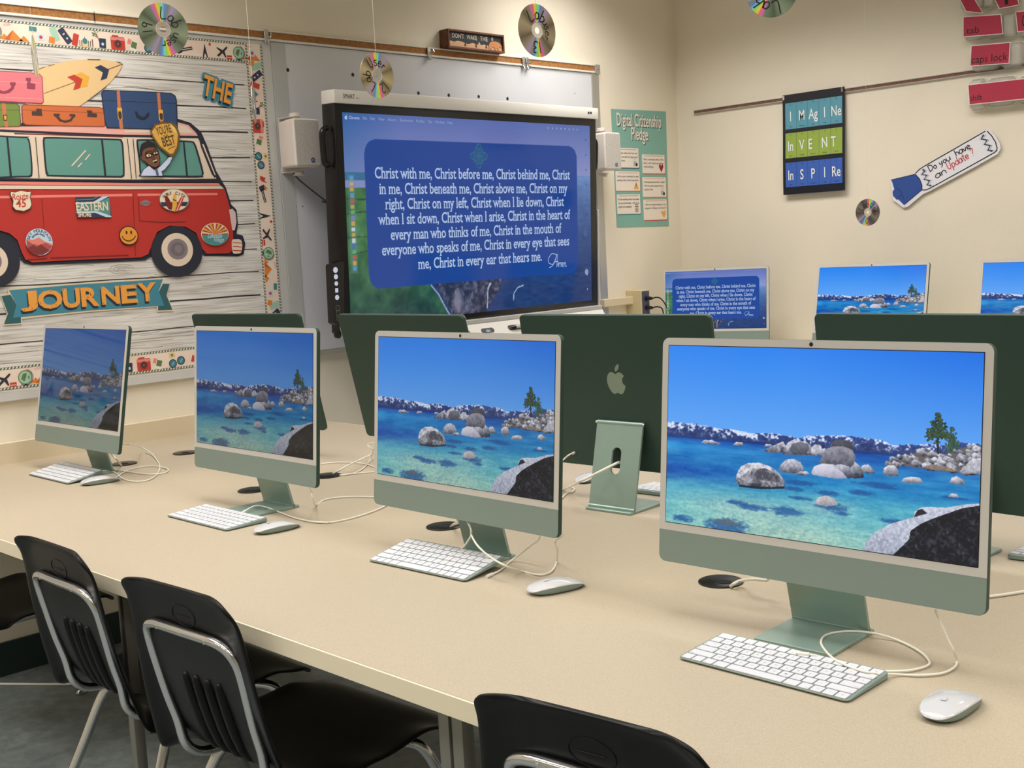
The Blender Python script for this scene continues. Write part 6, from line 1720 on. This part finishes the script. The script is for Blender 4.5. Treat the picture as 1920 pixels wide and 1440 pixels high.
tag(b.build('wall_poster', loc=(.002, 3.83, 1.73)), 'teal Digital Citizenship Pledge poster with six white cards, left of the corner', 'poster')

# ------------------------------------------------------------------ cable raceway and outlet box left of the corner
tag(MB().rbox(3.45, 3.70, 1.035, 1.075, .0005, .045, TRIMW, .004, 2, WA(0)).build('cable_raceway', loc=(.02, 3.58, 1.055)), 'short cream cable raceway on the wall right of the big display', 'raceway')
bx = empty('outlet_box', (.0, 3.71, 1.04), 0, 'deep cream surface outlet box on the wall near the corner', 'outlet')
xf = frame((0, -3.71, -1.04), (0, 1, 0), (0, 0, 1), (1, 0, 0))
MB().rbox(3.674, 3.742, .972, 1.105, .0005, .098, mat('box_cream', (214, 200, 158), .5), .003, 2, xf).build('box', bx)
pl = MB().rbox(3.679, 3.738, .978, 1.100, .098, .102, mat('cover_plate', (96, 92, 108), .35, .3), .002, 1, xf)
pb_ = pl.build('cover_plate', bx)
so = MB()
for z in (1.015, 1.06):
    so.flat(circle(3.709, z, .014, n=18), .1025, mat('socket_dark', (52, 50, 62), .4), xf)
for z in (.987, 1.038, 1.091):
    so.flat(circle(3.709, z, .003, n=10), .1026, CHROME, xf)
so.build('socket', pb_)
for z, lab, e in ((1.062, 'upper black power plug and cord in the outlet box near the corner', .09), (1.014, 'lower black power plug and cord in the outlet box near the corner', .06)):
    c = empty('power_plug', (.103, 3.709, z), 0, lab, 'plug', 'black plugs in the outlet box')
    MB().tube([(0, 0, 0), (.028, .002, 0), (.04, .004, .0)], [.010, .009, .005], BLACK, 12).build('plug_body', c, smooth=50)
    MB().tube(spline([Vector(q) for q in ((.038, .004, 0), (.06, .015, .004), (.07, .04, -.01), (.06, e, -.06), (.04, e + .01, -.14), (.03, e + .02, -.25))], 6), .0035, BLACK, 8).build('plug_cord', c, smooth=50)

# ------------------------------------------------------------------ right wall: rail, black poster, marker-tube sign, key labels
rl = empty('map_rail', (2.0, 4.16, 2.01), 0, 'thin brown and metal rail along the right wall', 'rail')
xf = frame((-2.0, 0, -2.01), (1, 0, 0), (0, 0, 1), (0, -1, 0))
MB().rbox(.118, 5.6, 2.003, 2.0075, .0005, .013, ALU, .001, 1, xf).rbox(.118, 5.6, 2.020, 2.0235, .0005, .013, ALU, .001, 1, xf).build('rail_frame', rl)
MB().box(.119, 5.599, 2.007, 2.0205, .0005, .009, mottle(mat('rail_brown', (128, 88, 72), .7), (112, 74, 60), 60), xf).build('cork_insert', rl)
po = empty('periodic_poster', (.83, 4.16, 1.79), 0, 'black hanging poster of blue and green element tiles spelling Imagine Invent Inspire', 'poster')
x0, x1, z0, z1 = .661, 1.001, 1.545, 2.0325
b = MB()
xf = frame((-.83, 0, -1.79), (1, 0, 0), (0, 0, 1), (0, -1, 0))
PK_ = mat('poster_black', (22, 24, 32), .4)
nn = 10
def bow(t):
    return .014 + .014 * math.sin(t * pi / 2) ** 2
vs = [xf(x, z1 + (z0 - z1) * i / nn, bow(i / nn)) for i in range(nn + 1) for x in (x0, x1)]
vs2 = [xf(x, z1 + (z0 - z1) * i / nn, bow(i / nn) - .001) for i in range(nn + 1) for x in (x0, x1)]
b.add(vs, [[2 * i, 2 * i + 2, 2 * i + 3, 2 * i + 1] for i in range(nn)], PK_)
b.add(vs2, [[2 * i, 2 * i + 1, 2 * i + 3, 2 * i + 2] for i in range(nn)], PK_)
def PX(u, v):
    return x0 + (u) * (x1 - x0), z1 - v * (z1 - z0)
TILES = [(['I', 'M', 'Ag', 'I', 'Ne'], C_('tile_aqua', 92, 156, 176), .085, .345), (['In', 'V', 'E', 'N', 'T'], C_('tile_lime', 148, 172, 72), .385, .635), (['In', 'S', 'P', 'I', 'Re'], C_('tile_blue', 56, 96, 184), .68, .925)]
NAMES = [['Iodine', 'Molybdenum', 'Silver', 'Iodine', 'Neon'], ['Indium', 'Vanadium', 'Einsteinium', 'Nitrogen', 'Titanium'], ['Indium', 'Sulfur', 'Phosphorus', 'Iodine', 'Rhenium']]
WT = mat('tile_white', (238, 240, 240), .5)
for r_, (ls, m, v0, v1) in enumerate(TILES):
    for i, s in enumerate(ls):
        u0 = .045 + i * .184
        u1 = u0 + .181
        off = lambda v: bow(v) + .0006
        q = [PX(u0, v1), PX(u1, v1), PX(u1, v0), PX(u0, v0)]
        b.add([xf(a, c, off(w)) for (a, c), w in zip(q, (v1, v1, v0, v0))], [[0, 1, 2, 3]], m)
        vm = (v0 + v1) / 2
        tx, tz = PX((u0 + u1) / 2 + (.0 if r_ != 1 or i not in (2, 4) else -.045), vm + .045)
        h = bow(vm) + .003
        b.text(s, tx, tz - .004, h, WT, cap=.050, w=.0145 if s == 'I' and False else None, align='C', bold=.010, xs=1.0, xf=lambda a_, c_, d_=0, tx=tx: xf(tx + (a_ - tx) * .66, c_, d_))
        nx_, nz_ = PX((u0 + u1) / 2, v1 - .018)
        b.text(NAMES[r_][i], nx_, nz_, bow(v1) + .0012, m if False else C_('tile_ink', 34, 52, 60), cap=.006, align='C', xs=.8, xf=xf)
        nx_, nz_ = PX((u0 + u1) / 2, v0 + .024)
        b.text(str(10 + 7 * i + 13 * r_), nx_, nz_, bow(v0) + .0022, C_('tile_ink', 34, 52, 60), cap=.006, align='C', xf=xf)
b.build('poster_sheet', po)
for x in (x0 + .008, x1 - .012):
    MB().rbox(x - .006, x + .006, 2.008, 2.03, .0125, .019, CHROME, .002, 1, xf).build('clip', po)

def b4(off):
    return WB(off)
WP = mat('sign_paper', (232, 230, 236), .5)
sgn = [(1.2258,1.5712),(1.2298,1.5798),(1.3494,1.5964),(1.3722,1.6199),(1.6714,1.758),(1.6886,1.7612),(1.7158,1.7317),(1.7367,1.6963),(1.741,1.6725),(1.729,1.6503),(1.6253,1.6021),(1.4156,1.5113),(1.3857,1.501),(1.3094,1.4474),(1.2864,1.4453),(1.2521,1.4725),(1.2349,1.4843),(1.2336,1.524)]
b = MB()
xf = WB(.012)
b.prism(sgn, -.001, 0, WP, xf)
BLU = C_('tube_blue', 42, 76, 150)
b.flat([(1.2298,1.5752),(1.3494,1.5929),(1.3716,1.5672),(1.3795,1.5455),(1.3814,1.5207),(1.2904,1.4575),(1.2639,1.4843),(1.2562,1.483),(1.2379,1.5021),(1.2359,1.5202),(1.2453,1.5303),(1.2343,1.567)], .0003, BLU, xf)
for l in ([(1.2647,1.5325),(1.2836,1.5098),(1.2927,1.4806)], [(1.2359,1.5238),(1.2571,1.5384),(1.2685,1.5287)], [(1.2562,1.483),(1.2719,1.4998),(1.2834,1.5026)]):
    b.stroke(l, .002, .0006, NAVY, xf)
for l, w in (([(1.2298,1.5763),(1.3494,1.5936),(1.3697,1.5708),(1.3806,1.5419),(1.3814,1.5207),(1.2924,1.4574)], .003), ([(1.3494,1.5964),(1.3684,1.6132),(1.3947,1.6267),(1.6749,1.7533)], .0045), ([(1.3821,1.5189),(1.4008,1.5186),(1.4231,1.5265),(1.6324,1.6202),(1.7154,1.6582),(1.7257,1.6673)], .0045), ([(1.6824,1.7525),(1.7021,1.7297),(1.719,1.7013),(1.7257,1.674),(1.7205,1.6611)], .0045)):
    b.stroke(l, w, .0006, INK, xf)
for zz in ([(1.3841,1.6119),(1.3944,1.604),(1.3786,1.5884),(1.4046,1.5839),(1.3902,1.5658),(1.4169,1.5585),(1.4048,1.5401),(1.4251,1.5351)], [(1.6672,1.7383),(1.6557,1.721),(1.6815,1.7134),(1.6693,1.6961),(1.6951,1.6886),(1.6847,1.6695),(1.7052,1.6642)]):
    b.stroke(zz, .0085, .0007, NVY, xf)
    for d in (-.009, .009):
        b.stroke([(p[0] + d, p[1]) for p in zz], .0018, .0008, LBL if d < 0 else C_('tie_slate', 84, 92, 116), xf)
dr = [(1.4185,1.5979),(1.6102,1.6883),(1.4475,1.5648),(1.4842,1.5811),(1.5062,1.6001),(1.6292,1.6561)]
RDI = C_('ink_red', 196, 60, 70)
a = math.atan2(dr[1][1] - dr[0][1], dr[1][0] - dr[0][0])
L1 = math.hypot(dr[1][0] - dr[0][0], dr[1][1] - dr[0][1])
tw = sum(GLYPH[c][0] for c in 'Do you  have')
b.hand('Do you  have', dr[0][0], dr[0][1], .030, .0009, INK, .13, a, L1 / (tw * .030), xf)
a = math.atan2(dr[3][1] - dr[2][1], dr[3][0] - dr[2][0])
b.hand('an', dr[2][0], dr[2][1], .032, .0009, INK, .13, a, 1.7, xf)
a = math.atan2(dr[5][1] - dr[4][1], dr[5][0] - dr[4][0])
L1 = math.hypot(dr[5][0] - dr[4][0], dr[5][1] - dr[4][1])
tw = sum(GLYPH[c][0] for c in 'Update ?')
b.hand('Update ?', dr[4][0], dr[4][1], .034, .0009, RDI, .11, a, L1 / (tw * .034), xf)
tag(b.build('tube_sign', loc=(1.45, 4.148, 1.62)), 'tilted paper sign shaped like a tube with blue cap, asking Do you have an Update?', 'sign')

# clear plastic tubs carrying red key labels
TUBM = mat('clear_plastic', (232, 230, 222), .22, trans=.35, alpha=.62)
tubs = [[(1.5686,2.2753),(1.6808,2.3512)], [(1.6803,2.2696),(1.7266,2.3495)], [(1.7279,2.2647),(1.83,2.3368)], [(1.5839,2.1443),(1.6837,2.2434)], [(1.6848,2.1354),(1.7592,2.2372)], [(1.7604,2.1303),(1.8178,2.2355)], [(1.8191,2.1245),(1.8972,2.225)],
        [(1.6156,2.0056),(1.7464,2.1155)], [(1.7476,1.9993),(1.8481,2.1132)], [(1.8495,1.9952),(1.9436,2.1048)], [(1.6088,1.8437),(1.6767,1.9833)], [(1.6776,1.8497),(1.8118,1.9768)], [(1.8131,1.8473),(1.9403,1.9675)]]
TL = ['leftmost tub of the top row, cut by the upper edge', 'middle tub of the top row, cut by the upper edge', 'right tub of the top row, its red label cut by the edge', 'left tub under the red tab label', 'right tub under the red tab label', 'bare narrow tub right of the tab label', 'tub behind the red Q label at the right edge',
      'tub behind the red caps lock label', 'white-lidded tub right of the caps lock label', 'tub beyond the white-lidded one at the right edge', 'narrow tub at the left end of the red shift label', 'wide tub at the middle of the red shift label', 'tub at the right end of the red shift label']
for (p0, p1), lab in zip(tubs, TL):
    cx, cz = (p0[0] + p1[0]) / 2, (p0[1] + p1[1]) / 2
    o = empty('plastic_tub', (cx, 4.16, cz), 0, 'clear plastic ' + lab, 'tub', 'clear plastic tubs forming a wall keyboard')
    w, h = (p1[0] - p0[0]) / 2, (p1[1] - p0[1]) / 2
    xf = frame((0, 0, 0), (1, 0, 0), (0, 0, 1), (0, -1, 0))
    r = min(w, h) * .45
    rings = [(1.0, .002), (1.0, .006), (.94, .007), (.90, .022), (.84, .036), (.74, .0435), (.55, .0455)]
    vs, fs = [], []
    base = rrect(-w, -h, w, h, r, 6)
    n = len(base)
    for k, c in rings:
        vs += [xf(x * k, y * k, c) for x, y in base]
    for q in range(len(rings) - 1):
        fs += [[q * n + i, q * n + (i + 1) % n, (q + 1) * n + (i + 1) % n, (q + 1) * n + i] for i in range(n)]
    fs.append([(len(rings) - 1) * n + i for i in range(n)])
    MB().add(vs, fs, TUBM).build('tub_body', o, smooth=50)
    MB().tube([xf(x * .98, y * .98, .0065) for x, y in base + base[:1]], .0022, mat('tub_rim', (240, 238, 230), .25), 6).build('tub_rim', o, smooth=60)
LABR = mat('label_red', (176, 44, 70), .6)
LABB = mat('label_white', (232, 226, 220), .5)
def klabel(pts, lab, writes):
    b = MB()
    xf = frame((0, 4.105, 0), (1, 0, 0), (0, 0, 1), (0, -1, 0))
    n = len(pts)
    cx, cz = sum(p[0] for p in pts) / n, sum(p[1] for p in pts) / n
    b.prism([(cx + (p[0] - cx) * 1.0 + (.003 if p[0] > cx else -.003), cz + (p[1] - cz) + (.003 if p[1] > cz else -.003)) for p in pts], -.001, 0, LABB, xf)
    b.flat(pts, .0003, LABR, xf)
    for s, l, r, cap in writes:
        a = math.atan2(r[1] - l[1], r[0] - l[0])
        b.text(s, l[0], l[1], .0006, INK, w=math.hypot(r[0] - l[0], r[1] - l[1]), cap=cap, rot=a, xf=xf)
    tag(b.build('key_label', loc=(cx, 4.105, cz)), lab, 'label', 'red paper key labels')
w_ = [(1.6118,2.1731),(1.6674,2.1703),(1.6342,2.0447),(1.7895,2.0376),(1.6276,1.8859),(1.6797,1.8847),(1.7801,2.2664),(1.7938,2.2673),(1.8497,2.1642),(1.8767,2.1625)]
klabel([(1.5997,2.165),(1.7692,2.1505),(1.7609,2.2288),(1.6004,2.246)], 'red paper label reading tab', [('tab', w_[0], w_[1], .029)])
klabel([(1.6295,2.0364),(1.7946,2.0243),(1.7994,2.107),(1.6348,2.1181)], 'red paper label reading caps lock', [('caps lock', w_[2], w_[3], .033)])
klabel([(1.6246,1.8723),(1.9564,1.8663),(1.9548,1.9463),(1.6201,1.954)], 'long red paper label reading shift', [('shift', w_[4], w_[5], .026)])
klabel([(1.6126,2.27),(1.6839,2.2508),(1.6453,2.3176),(1.5769,2.3437)], 'blank red paper label at the top edge, left of the others', [])
klabel([(1.7576,2.2569),(1.8381,2.2578),(1.8197,2.3193),(1.7231,2.3271)], 'red paper label cut by the top edge, above the tab row', [('1', w_[6], w_[7], .04)])
klabel([(1.8344,2.1484),(1.9035,2.1448),(1.9003,2.2227),(1.8262,2.2283)], 'red paper label at the right edge right of tab', [('Q', w_[8], w_[9], .055)])

# ------------------------------------------------------------------ hanging compact discs
def disc_mat(name, turn, base):  # rainbow diffraction glints and sheen painted into the base colour, rotated per disc
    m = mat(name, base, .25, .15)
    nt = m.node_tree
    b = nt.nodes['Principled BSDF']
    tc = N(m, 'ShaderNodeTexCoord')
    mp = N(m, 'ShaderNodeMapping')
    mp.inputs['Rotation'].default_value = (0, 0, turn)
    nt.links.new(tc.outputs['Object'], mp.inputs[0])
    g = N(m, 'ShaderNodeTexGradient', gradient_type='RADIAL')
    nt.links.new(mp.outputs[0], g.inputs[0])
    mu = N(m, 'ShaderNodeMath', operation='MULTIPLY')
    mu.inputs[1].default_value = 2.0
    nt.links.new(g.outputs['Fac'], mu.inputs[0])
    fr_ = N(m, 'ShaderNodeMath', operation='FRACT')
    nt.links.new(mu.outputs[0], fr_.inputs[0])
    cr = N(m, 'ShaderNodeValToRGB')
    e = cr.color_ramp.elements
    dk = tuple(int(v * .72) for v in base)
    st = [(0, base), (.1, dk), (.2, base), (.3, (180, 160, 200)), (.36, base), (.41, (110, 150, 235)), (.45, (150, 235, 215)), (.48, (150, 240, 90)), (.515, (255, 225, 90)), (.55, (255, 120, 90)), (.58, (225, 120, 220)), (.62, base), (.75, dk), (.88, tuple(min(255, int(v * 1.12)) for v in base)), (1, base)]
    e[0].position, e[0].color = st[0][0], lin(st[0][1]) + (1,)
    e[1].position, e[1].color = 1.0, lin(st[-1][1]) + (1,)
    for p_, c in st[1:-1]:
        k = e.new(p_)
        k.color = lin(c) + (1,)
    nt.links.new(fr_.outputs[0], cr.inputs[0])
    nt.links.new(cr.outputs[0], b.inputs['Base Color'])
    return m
CLEARM = mat('disc_hub_clear', (206, 196, 186), .12, trans=.5, alpha=.55)
def disc(loc, yaw, words, turn, base, lab, tilt=0.0):
    o = empty('hanging_disc', loc, yaw, lab, 'disc', 'compact discs hanging on threads')
    # faces along local +x; local y to the right, z up
    xf = frame((0, 0, 0), (1, 0, 0), (0, 1, 0), (0, 0, 1))
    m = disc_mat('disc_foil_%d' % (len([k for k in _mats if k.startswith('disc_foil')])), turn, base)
    b = MB()
    n = 64
    def annulus(b, r0, r1, c0, c1, m):
        vs = [xf(r * cos(2 * pi * i / n), r * sin(2 * pi * i / n), c) for r, c in ((r0, c1), (r1, c1), (r1, c0), (r0, c0)) for i in range(n)]
        fs = [[q * n + i, ((q + 1) % 4) * n + i, ((q + 1) % 4) * n + (i + 1) % n, q * n + (i + 1) % n] for q in range(4) for i in range(n)]
        b.add(vs, fs, m)
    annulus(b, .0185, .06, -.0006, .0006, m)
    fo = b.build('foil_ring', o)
    R = Matrix(((0, 0, 1), (1, 0, 0), (0, 1, 0))).to_4x4()
    fo.matrix_local = R
    h = MB()
    annulus(h, .0075, .0187, -.0006, .0006, CLEARM)
    annulus(h, .0165, .0178, -.0009, .0009, mat('disc_ring', (214, 206, 198), .3))
    ho = h.build('hub', o)
    ho.matrix_local = R
    for s, a0, size in words:
        w = MB()
        a = radians(a0)
        for ch in s:
            gw = GLYPH[ch][0] * size
            a -= gw / 2 / .030
            r0 = .0255
            w.hand(ch, r0 * cos(a) - gw / 2 * cos(a - pi / 2), r0 * sin(a) - gw / 2 * sin(a - pi / 2), size, .0009, INK, .105, a - pi / 2, 1.0, xf)
            a -= gw / 2 / .030 + .05
        wo = w.build('handwriting', o)
        wo.matrix_local = R
    MB().tube([(0, 0, .0585), (0, .0005, .3), (0, 0, CEIL - loc[2])], .0005, mat('thread', (214, 208, 196), .6), 6).build('thread', o)
    return o
def face(x, y, d):
    """yaw so that the disc's +x side looks to the camera side, turned by d degrees"""
    return math.atan2(-1.04 - y, 3.91 - x) + radians(d)
GN_, GD_ = (128, 138, 112), (176, 160, 124)
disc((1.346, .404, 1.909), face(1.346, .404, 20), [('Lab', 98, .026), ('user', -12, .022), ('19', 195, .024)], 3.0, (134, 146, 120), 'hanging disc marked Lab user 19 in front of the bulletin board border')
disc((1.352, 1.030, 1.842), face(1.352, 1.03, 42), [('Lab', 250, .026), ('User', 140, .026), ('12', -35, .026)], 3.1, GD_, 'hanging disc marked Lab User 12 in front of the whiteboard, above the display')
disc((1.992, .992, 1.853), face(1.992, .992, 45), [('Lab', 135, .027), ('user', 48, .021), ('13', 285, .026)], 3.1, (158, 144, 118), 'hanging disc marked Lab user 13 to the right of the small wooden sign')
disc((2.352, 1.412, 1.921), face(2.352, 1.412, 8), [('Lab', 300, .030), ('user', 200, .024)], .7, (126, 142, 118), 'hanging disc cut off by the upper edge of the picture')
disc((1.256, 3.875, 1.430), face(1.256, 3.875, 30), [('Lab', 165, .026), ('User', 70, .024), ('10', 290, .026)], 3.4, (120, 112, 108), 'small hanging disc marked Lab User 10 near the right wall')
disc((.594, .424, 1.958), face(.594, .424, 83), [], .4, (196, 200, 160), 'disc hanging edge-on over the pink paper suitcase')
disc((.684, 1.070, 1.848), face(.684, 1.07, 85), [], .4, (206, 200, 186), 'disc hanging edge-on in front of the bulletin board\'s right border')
